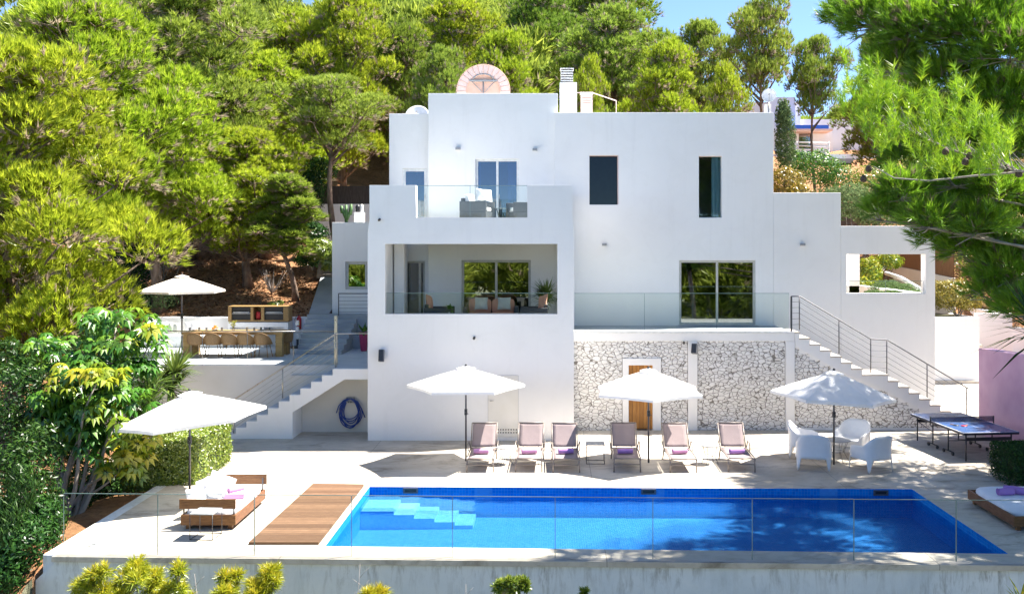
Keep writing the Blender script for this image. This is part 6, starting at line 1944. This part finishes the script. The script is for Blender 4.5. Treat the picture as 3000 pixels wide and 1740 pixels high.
# banana leaves
t = thing("banana_plant", "big upright banana leaves at the left edge below the pine", "plant", (XX(60,24.5), 24.5, 0))
b = MB(); rnd = random.Random(2)
for (p0, p1, wd) in (((75,1085),(52,965),.26), ((60,1090),(10,1035),.34), ((40,1100),(-30,1060),.34), ((90,1080),(88,1000),.20), ((110,1085),(140,1005),.22)):
    a, c = P(p0[0],p0[1],24.5), P(p1[0],p1[1],24.3); dd = (c-a); s_ = dd.cross(Vector((0,1,.3))).normalized()
    vv = []; 
    for i in range(9):
        f = i/8; w_ = wd*math.sin(math.pi*min(1,.06+f*.94))**.7; p = a.lerp(c, f) + Vector((0,-.25*f*f,0)) + Vector((0,0,-.12*f*f))
        vv += [p - s_*w_*.5 - Vector((0,.03,0)), p + Vector((0,.02,0)), p + s_*w_*.5 - Vector((0,.03,0))]
    b.add(vv, [q for i in range(8) for q in ((3*i,3*i+1,3*i+4,3*i+3),(3*i+1,3*i+2,3*i+5,3*i+4))], True)
    
o = b.build("leaves", m_plain('banana_leaf', (.14,.27,.04), .4), t, off=t.location)
MB().tube([(0,0,-.3),(0,0,.7)], .09, 8).build("stem", m_plain('banana_stem', (.16,.2,.06), .6), t)
# trunks of the edge shrubs under the pine
GT = "dark twin trunks under the edge pine"
for k, (px0, px1, w_, lab) in enumerate(((95,70,.10,"thin dark trunk leftmost under the edge pine"), (118,105,.12,"reddish brown trunk in the clump under the edge pine"), (150,190,.09,"dark trunk leaning right under the edge pine"), (172,160,.08,"thin trunk nearest the umbrella tree's crown"))):
    t = thing("tree_trunk", lab, "tree trunk", (XX(px0,25.8), 25.8+.1*k, -.1), 0, GT)
    b = MB(); limb(b, (0,0,0), tuple(P(px1,830,25.8)-Vector(t.location)), w_, w_*.6, 0, 6, random.Random(k))
    b.build("trunk", M['bark'], t)
# ---- shrubs on the slope
bush("slope_shrub", "grey-green shrub left of the thick pine trunk, above the bench wall", "shrub", [E(450,880,70,35,35.6), E(480,660,70,40,40), E(400,870,60,45,36), E(560,680,50,35,41)], 5200, .16, .04, 'grey_shrub', 91, loc=(XX(450,35.8), 35.8, 3.0))
bush("slope_shrub", "dense dark shrub at the slope's left, behind the pine trunks", "shrub", [E(360,780,90,90,37), E(300,850,90,70,35.5), E(420,760,60,60,39)], 6500, .16, .05, 'dark_leaf', 92, loc=(XX(350,36.5), 36.5, 3.2))
bush("slope_shrub", "small green tuft on the orange slope near the grill cabinet", "shrub", [E(800,893,18,10,36), E(820,888,12,9,36.3)], 500, .12, .03, 'hedge', 93)
bush("slope_shrub", "bright fern-like shrub against the annex's left wall", "shrub", [E(940,735,45,35,38.5), E(965,770,25,30,38)], 1800, .28, .05, 'pine' if False else 'hedge', 94)
bush("slope_shrub", "dark green shrub under the juniper beside the annex", "shrub", [E(915,690,50,40,40), E(900,760,40,30,39)], 2400, .16, .05, 'dark_leaf', 95)
bush("slope_shrub", "dark foliage between juniper and boundary fence", "shrub", [E(900,560,60,70,42), E(940,500,50,40,43), E(870,640,50,50,41)], 4500, .18, .05, 'pine_dark' if False else 'dark_leaf', 96)
t = thing("bare_bush", "leafless twiggy bush on the orange slope", "bush", (XX(797,38), 38, float(hgt(XX(797,38),38))))
b = MB(); rnd = random.Random(6)
for k in range(26):
    a = rnd.uniform(0, 6.28); s_ = rnd.uniform(.2,.75); limb(b, (0,0,0), (s_*math.cos(a), s_*math.sin(a)*.6, rnd.uniform(.4,1.05)), .018, .004, .1, 4, rnd)
b.build("twigs", M['twig'], t)
# stones and litter strewn on the slope: one uncountable mass
r = np.random.default_rng(97); vv = []
n = 5200
Xs = r.uniform(-16, -6.5, n*2); Ds = r.uniform(34.95, 46, n*2); ok = Xs > -16
Zs = hgt(Xs, Ds)
p = np.stack([Xs, Ds, Zs+.02], 1)
v = leaves(r, p, np.tile([[0,0,1.0]], (len(p),1)), .16, .07, 0, .5)
o = np_mesh("leaf_litter", v, 4, m_leaf('litter', [(.14,.08,.04),(.30,.17,.09),(.42,.30,.18)], 0.0), None, r.uniform(0,1,len(p)))
tag(o, "dry twigs and pine litter over the orange slope", "litter", kind="stuff")
# cactus
t = thing("cactus", "upright branching green cactus by the dark fence", "cactus", (XX(1015,40), 40, float(hgt(XX(1015,40),40))))
z0 = t.location.z; b = MB()
for (px0, py0, px1, py1) in ((1015,660,1014,600), (1014,640,1003,612), (1003,625,1000,603), (1015,645,1026,618), (1026,630,1029,598)):
    b.tube([P(px0,py0,40)-Vector(t.location), P((px0+px1)/2,(py0+py1)/2,40)-Vector(t.location), P(px1,py1,40)-Vector(t.location)], [.07,.08,.05], 8)
b.build("stem", M['cactus'], t)
# ---- bushes on the right, below the far house
GQ = "shrubs between villa roof and far white house"
for k, (ells, n, mat, lab) in enumerate((
    ([E(2300,420,32,110,47), E(2295,340,25,50,47)], 3600, 'grey_shrub', "tall narrow grey-green shrub rising at the villa's right roof corner"),
    ([E(2300,540,60,50,45), E(2340,580,50,40,44)], 3600, 'hedge_gold', "yellowish shrub just right of the villa's tall block"),
    ([E(2390,500,90,60,50), E(2460,540,70,60,49), E(2330,480,50,40,50)], 5200, 'broad', "dark green bushes under the far house terrace"),
    ([E(2480,600,110,60,43), E(2600,620,110,60,44)], 6500, 'grey_shrub', "olive shrubs right behind the low roof parapet"),
    ([E(2560,540,70,60,47), E(2650,520,80,90,48), E(2750,600,90,80,47)], 6500, 'hedge', "sunlit olive-green shrub mass behind the framed opening wall"))):
    bush("garden_shrub", lab, "shrub", ells, n, .17, .06, mat, 100+k, loc=(ells[0][0], ells[0][1], float(hgt(ells[0][0], ells[0][1]))), group=GQ)
bush("garden_shrub", "bright leafy bush seen through the left of the framed opening", "shrub", [E(2545,800,40,45,40), E(2525,840,30,30,39), E(2600,765,45,30,42)], 4500, .13, .06, 'broad_y', 110, loc=(XX(2545,40), 40, 4.2))
bush("garden_shrub", "pale grey shrub behind the glass in the framed opening", "shrub", [E(2600,845,55,25,36.5), E(2650,850,40,20,36)], 3600, .08, .03, 'grey_shrub', 111, loc=(XX(2600,36.5), 36.5, 3.3))
bush("garden_shrub", "low dark succulents along the sill of the framed opening", "shrub", [E(2560,858,30,9,34.2), E(2620,860,45,9,34.1), E(2670,858,30,10,34.3)], 1800, .10, .05, 'grey_shrub', 112, loc=(XX(2600,34.2), 34.2, 3.3))
bush("garden_shrub", "loose pale green shrubs above the white garden wall at the right", "shrub", [E(2900,830,50,35,46), E(2960,860,60,30,46), E(2880,780,40,40,48), E(2990,800,60,60,48)], 5200, .15, .05, 'grey_shrub', 113, loc=(XX(2930,46), 46, 3.0))

bush("garden_shrub", "broad olive shrub mass on the right slope behind the reed fence", "shrub", [E(2800,740,110,70,50), E(2930,700,120,80,50), E(3050,760,120,110,49), E(2700,690,70,50,52), E(2860,640,150,60,54)], 15000, .17, .06, 'hedge', 114, loc=(XX(2850,50), 50, 4.0))
bush("garden_shrub", "dark bushes under the foreground pine at the right, above the garden wall", "shrub", [E(2990,730,90,90,46), E(3080,840,90,70,46), E(2930,790,50,45,47)], 8000, .15, .05, 'broad', 115, loc=(XX(3000,46), 46, 2.6))
# ---- plants growing up in front of the pool wall
def feathery(name, label, px, D, tips, seed, n=900, ll=.15, lw=.02, mat='bamboo'):
    r = np.random.default_rng(seed); rnd = random.Random(seed)
    base = Vector((XX(px, D), D, -3.3)); t = thing(name, label, "shrub", base, 0, "yellow-green shrubs growing up in front of the pool wall")
    b = MB(); out = []
    ells = []
    for (tx, ty, rx, ry) in tips:
        c = P(tx, ty, D + rnd.uniform(-.3,.3)); limb(b, (rnd.uniform(-.1,.1),0,0), tuple(c-base), .02, .006, 0, 5, rnd)
        for q in range(7):
            k_ = rnd.uniform(.25, .55)
            ells.append((c.x-base.x + rnd.uniform(-.8,.8)*rx/F*D, c.y-base.y + rnd.uniform(-.6,.6)*rx/F*D, c.z-base.z + rnd.uniform(-1,.75)*ry/F*D, rx/F*D*k_, rx/F*D*k_, ry/F*D*k_*.8))
            limb(b, tuple(c-base-Vector((0,0,.15))), ells[-1][:3], .008, .003, 0, 2, rnd)
    p, d = cloud(r, ells, n, (.1, 1.0), -1)
    ax = nrm(d + np.array([0,0,.35]) + .5*rdir(r, n))
    ax[:, 2] -= .25*r.uniform(0, 1, n); v = needles(r, p, nrm(ax), 6, ll*.8, lw*.85, .7)
    np_mesh("foliage", v, 3, M[mat], t, np.repeat(np.clip(r.uniform(0,.7,n) + .4*(d[:,2]), .12, 1), 6))
    b.build("stems", M['twig'], t)
    return t
feathery("bamboo_shrub", "yellow-green feathery shrub in front of the pool wall, furthest left", 300, 15.6, [(285,1690,45,45),(250,1720,30,30),(330,1740,50,40)], 121)
feathery("bamboo_shrub", "tall yellow-green feathery shrub second from left at the pool wall", 410, 15.6, [(400,1670,40,40),(440,1715,40,40),(380,1720,40,40)], 122)
feathery("bamboo_shrub", "thin light green shoots between the feathery shrubs", 520, 15.5, [(520,1690,22,40),(500,1740,45,25),(560,1755,30,30)], 123, 500)
feathery("bamboo_shrub", "yellow shrub tip left of the tall green one at the pool wall", 690, 15.6, [(690,1710,35,35),(670,1740,30,20)], 124, 600)
feathery("bamboo_shrub", "tall green-yellow shrub before the pool wall under the wood decking", 780, 15.6, [(785,1670,32,35),(800,1705,35,30),(760,1735,45,25)], 125, 900)
feathery("bamboo_shrub", "low yellow shoots peeping up at the bottom edge left of the centre", 1100, 15.5, [(1110,1738,30,12),(1085,1750,25,15)], 126, 350)
feathery("bamboo_shrub", "small dark green shrub at the bottom edge in the centre", 1500, 15.5, [(1475,1712,28,22),(1520,1705,25,22),(1500,1745,45,25)], 127, 1100, .09, .03, 'hedge')
feathery("bamboo_shrub", "tiny green shoot at the bottom edge right of the centre", 1708, 15.5, [(1708,1736,8,14)], 128, 70, .09, .03, 'hedge')
for k, (px, py, lab) in enumerate(((1055,1650,"leafless thin stem before the pool wall below the water's left end"), (1365,1710,"pale leafless twig at the bottom edge, left of the centre shrub"), (570,1680,"pale thin twig beside the feathery shrubs"))):
    t = thing("bare_sapling", lab, "sapling", (XX(px,15.5), 15.5, -3.3), 0, "bare stems in front of the pool wall")
    b = MB(); rnd = random.Random(k+60); top_ = P(px, py, 15.5) - Vector(t.location)
    limb(b, (0,0,0), tuple(top_), .012, .003, 0, 6, rnd)
    for q in range(9):
        f = .70 + .03*q; c = top_*f; s_ = (-1)**q; limb(b, tuple(c), tuple(c + Vector((s_*rnd.uniform(.06,.16), 0, rnd.uniform(.08,.2)))), .005, .002, 0, 2, rnd)
    b.build("stem", M['twig'], t)

# ---- the big foreground pine at the right
r = np.random.default_rng(131); rnd = random.Random(131)
fp = thing("foreground_pine", "big dark foreground pine whose boughs hang in from the right edge", "tree", (15.2, 17.5, -2.5))
FO = Vector(fp.location)
b = MB()
trunk = [Vector((0,0,0)), Vector((.1,.1,4)), Vector((-.1,.2,8)), Vector((.0,.1,12)), Vector((-.2,.0,17))]
b.tube(trunk, [.42,.36,.30,.24,.12], 12)
clumps = []   # px, py, r_px, D
for (px, py, rr_, D) in [(2560,60,110,18),(2700,90,130,17.5),(2850,80,150,17),(2960,150,140,16.5),(2620,190,90,18),(2780,240,120,17.5),(2930,310,130,17),
                         (2470,40,60,18.5),(2990,430,110,16.5),(2880,430,110,17.5),(2760,400,90,18),(2640,330,70,18.5),
                         (2900,560,110,16.5),(2800,620,100,16.5),(2990,640,120,16),(2730,560,80,17),(2760,690,70,17),(2850,720,90,16.5),(2960,790,110,16),(2690,640,50,17),
                         (2900,850,60,16),(3010,900,80,15.5),(2640,560,70,15.5),(2720,640,70,15.2),(2580,620,45,15.8),(2800,520,80,15.4),(2930,560,80,15.2),(2860,660,80,15.2),(2640,470,60,17.5)]:
    clumps.append((px, py, rr_, D))
ells = []
for px, py, rr_, D in clumps:
    c = P(px, py, D); k = D/F
    ells.append((c.x, c.y, c.z, rr_*k, rr_*k*1.1, rr_*k*.62))
    s_ = Vector((0,0,max(2.5, (c.z-FO.z)*.92 - .4)))
    tgt = c - FO - Vector((0,0,.15))
    limb(b, s_, tgt, .06, .018, .06, 7, rnd)
    for q in range(6):
        d = Vector((rnd.gauss(-.6,1), rnd.gauss(0,.8), rnd.uniform(-.3,.5))).normalized()*rr_*k*.95
        limb(b, tgt + d*-.1, tgt + d, .016, .005, .05, 3, rnd)
# clumps outside the frame: the rest of the crown (they shade the pool, daybed and table)
for (x_, y_, z_, rr_) in [(12.5,20.5,13.2,1.5),(15.5,21.5,10.8,1.6),(14.5,23.2,9.2,1.35),(16.6,20,13,1.8),(14,16.5,14,1.7),(17,17,11,2),(12.8,23,12.6,1.3),(16,24.5,8.5,1.4),(18.5,20.5,8.5,1.8),
                          (15.2,25.8,10.2,1.3),(18,24,12,1.7),(15.5,19,7.3,1.2),(17.2,27.0,8.2,1.2),(19.2,26.2,10.8,1.5),(13.6,20.6,9.4,1.1),(11.8,21.8,10.2,1.1),(20.2,22.6,6.8,1.4),(13.5,25.2,11.6,1.0),(9,20,13.6,1.0),(10.5,21.5,13.6,1.1),(12,22.5,14.2,1.1),(11,18.6,14.4,1.2),(13,21,15.5,1.3),(13.5,25.5,13.4,1.1),(14,27.2,12.2,1.1),(15.3,25.6,14,1.2),(12.2,20,15,1.2),(14.8,28.6,10.6,1.0),(17,29.5,9.5,1.2),(16,22.6,12.4,1.2),(14.2,24,10.8,.9),(19,18.2,6,1.3),(14.2,18.6,6.0,1.0)]:
    ells.append((x_, y_, z_, rr_, rr_, rr_*.5))
    limb(b, Vector((0,0,max(3, z_-FO.z-2.5))), Vector((x_,y_,z_))-FO, .10, .03, .05, 6, rnd)
b.build("trunk", M['bark_grey'], fp)
nin = len(clumps)
out_ells = ells[nin:]; ells = ells[:nin]
p, d = cloud(r, out_ells, 24000, (.3, 1.05), -.8)
v = needles(r, p - np.array(FO), nrm(d*.6 + np.array([0,0,.4]) + .4*rdir(r, 24000)), 6, .34, .045, .6, .9)
np_mesh("upper_crown", v, 3, M['pine_fg'], fp, np.repeat(r.uniform(.1, .9, 24000), 6))
n = 15500
p, d = cloud(r, ells, n, (.35, 1.05), -.6)
ax = nrm(d*.7 + np.array([-.15, -.1, .45]) + .4*rdir(r, n))
v = needles(r, p - np.array(FO), ax, 17, .17, .012, .5, .9)
val = np.clip(r.uniform(.12, .8, n) + .25*d[:,2], .12, 1); val = np.where(r.uniform(size=n) < .10, .03, val)
np_mesh("crown", v, 3, M['pine_fg'], fp, np.repeat(val, 17))
# brushes standing in front, sunlight painted in by a brighter needle colour
tips = [(2525,250,14.10),(2570,300,14.10),(2610,270,14.10),(2560,360,13.90),(2640,380,13.70),(2700,330,13.70),(2710,400,13.60),(2790,300,13.40),(2830,350,13.30),(2760,430,13.40),(2850,420,13.20),(2890,470,13.10),(2810,480,13.30),(2940,390,13.10),(2960,430,13.00),(2590,420,13.90),(2520,330,14.10),(2870,380,13.20),(2655,300,13.80),
        (2720,470,13.50),(2500,290,14.20),(2920,500,13.00),(2560,240,14.10)]
cs, axs = [], []
for px, py, D in tips:
    for q in range(8):
        cs.append(np.array(P(px + rnd.gauss(0,26), py + 15 + rnd.gauss(0,34), D + rnd.gauss(0,.3)))); axs.append(nrm(np.array([[rnd.gauss(-.15,.35), rnd.gauss(-.1,.3), 1.0]]))[0])
cs = np.array(cs); axs = np.array(axs)
allp, alla = [], []
for q in range(5):
    allp.append(cs + axs*.055*q); alla.append(axs)
allp = np.concatenate(allp); alla = np.concatenate(alla)
v = needles(r, allp - np.array(FO), alla, 15, .15, .0075, .85, .35)
np_mesh("sun_coloured_shoots", v, 3, m_leaf('sun_coloured_needles', [(.13,.27,.014),(.24,.44,.018),(.42,.60,.03)], .42, .05), fp, np.repeat(r.uniform(.1,1,len(allp)), 15))["label"] = "needle shoots with sunlight put into their bright yellow-green colour"
# grey branch across and cones
b = MB()
br = [(3050,505,13.00),(2960,500,13.10),(2890,475,13.20),(2790,440,13.40),(2700,400,13.60),(2620,350,13.90)]
b.tube([P(*q)-FO for q in br], [.020,.018,.015,.012,.009,.005], 7)
br2 = [(3050,500,13.10),(2860,515,13.40),(2720,530,13.70),(2620,522,14.10),(2560,488,14.30)]
b.tube([P(*q)-FO for q in br2], [.018,.015,.012,.009,.005], 7)
for q in range(60):
    f = rnd.uniform(0,1); i = int(f*4.99); a_, c_ = P(*br[i]), P(*br[min(5,i+1)]); s_ = a_.lerp(c_, f*5-i) - FO
    limb(b, s_, s_ + Vector((rnd.uniform(-.35,.05), rnd.uniform(-.2,.1), rnd.uniform(-.05,.35))), .010, .003, 0, 3, rnd)
b.build("branch", M['twig'], fp)
for (px, py, D) in ((2770,445,13.30),(2840,458,13.20),(2828,475,13.15),(2900,475,13.10),(2950,495,13.10),(2585,350,13.90),(2530,525,14.10),(2545,495,14.10),(2985,510,13.10)):
    c = P(px, py, D) - FO
    MB().lathe([(0,0),(.035,.01),(.05,.035),(.045,.07),(.025,.10),(0,.115)], tuple(c - Vector((0,0,.05))), 10).build("cone", M['cone'], fp)
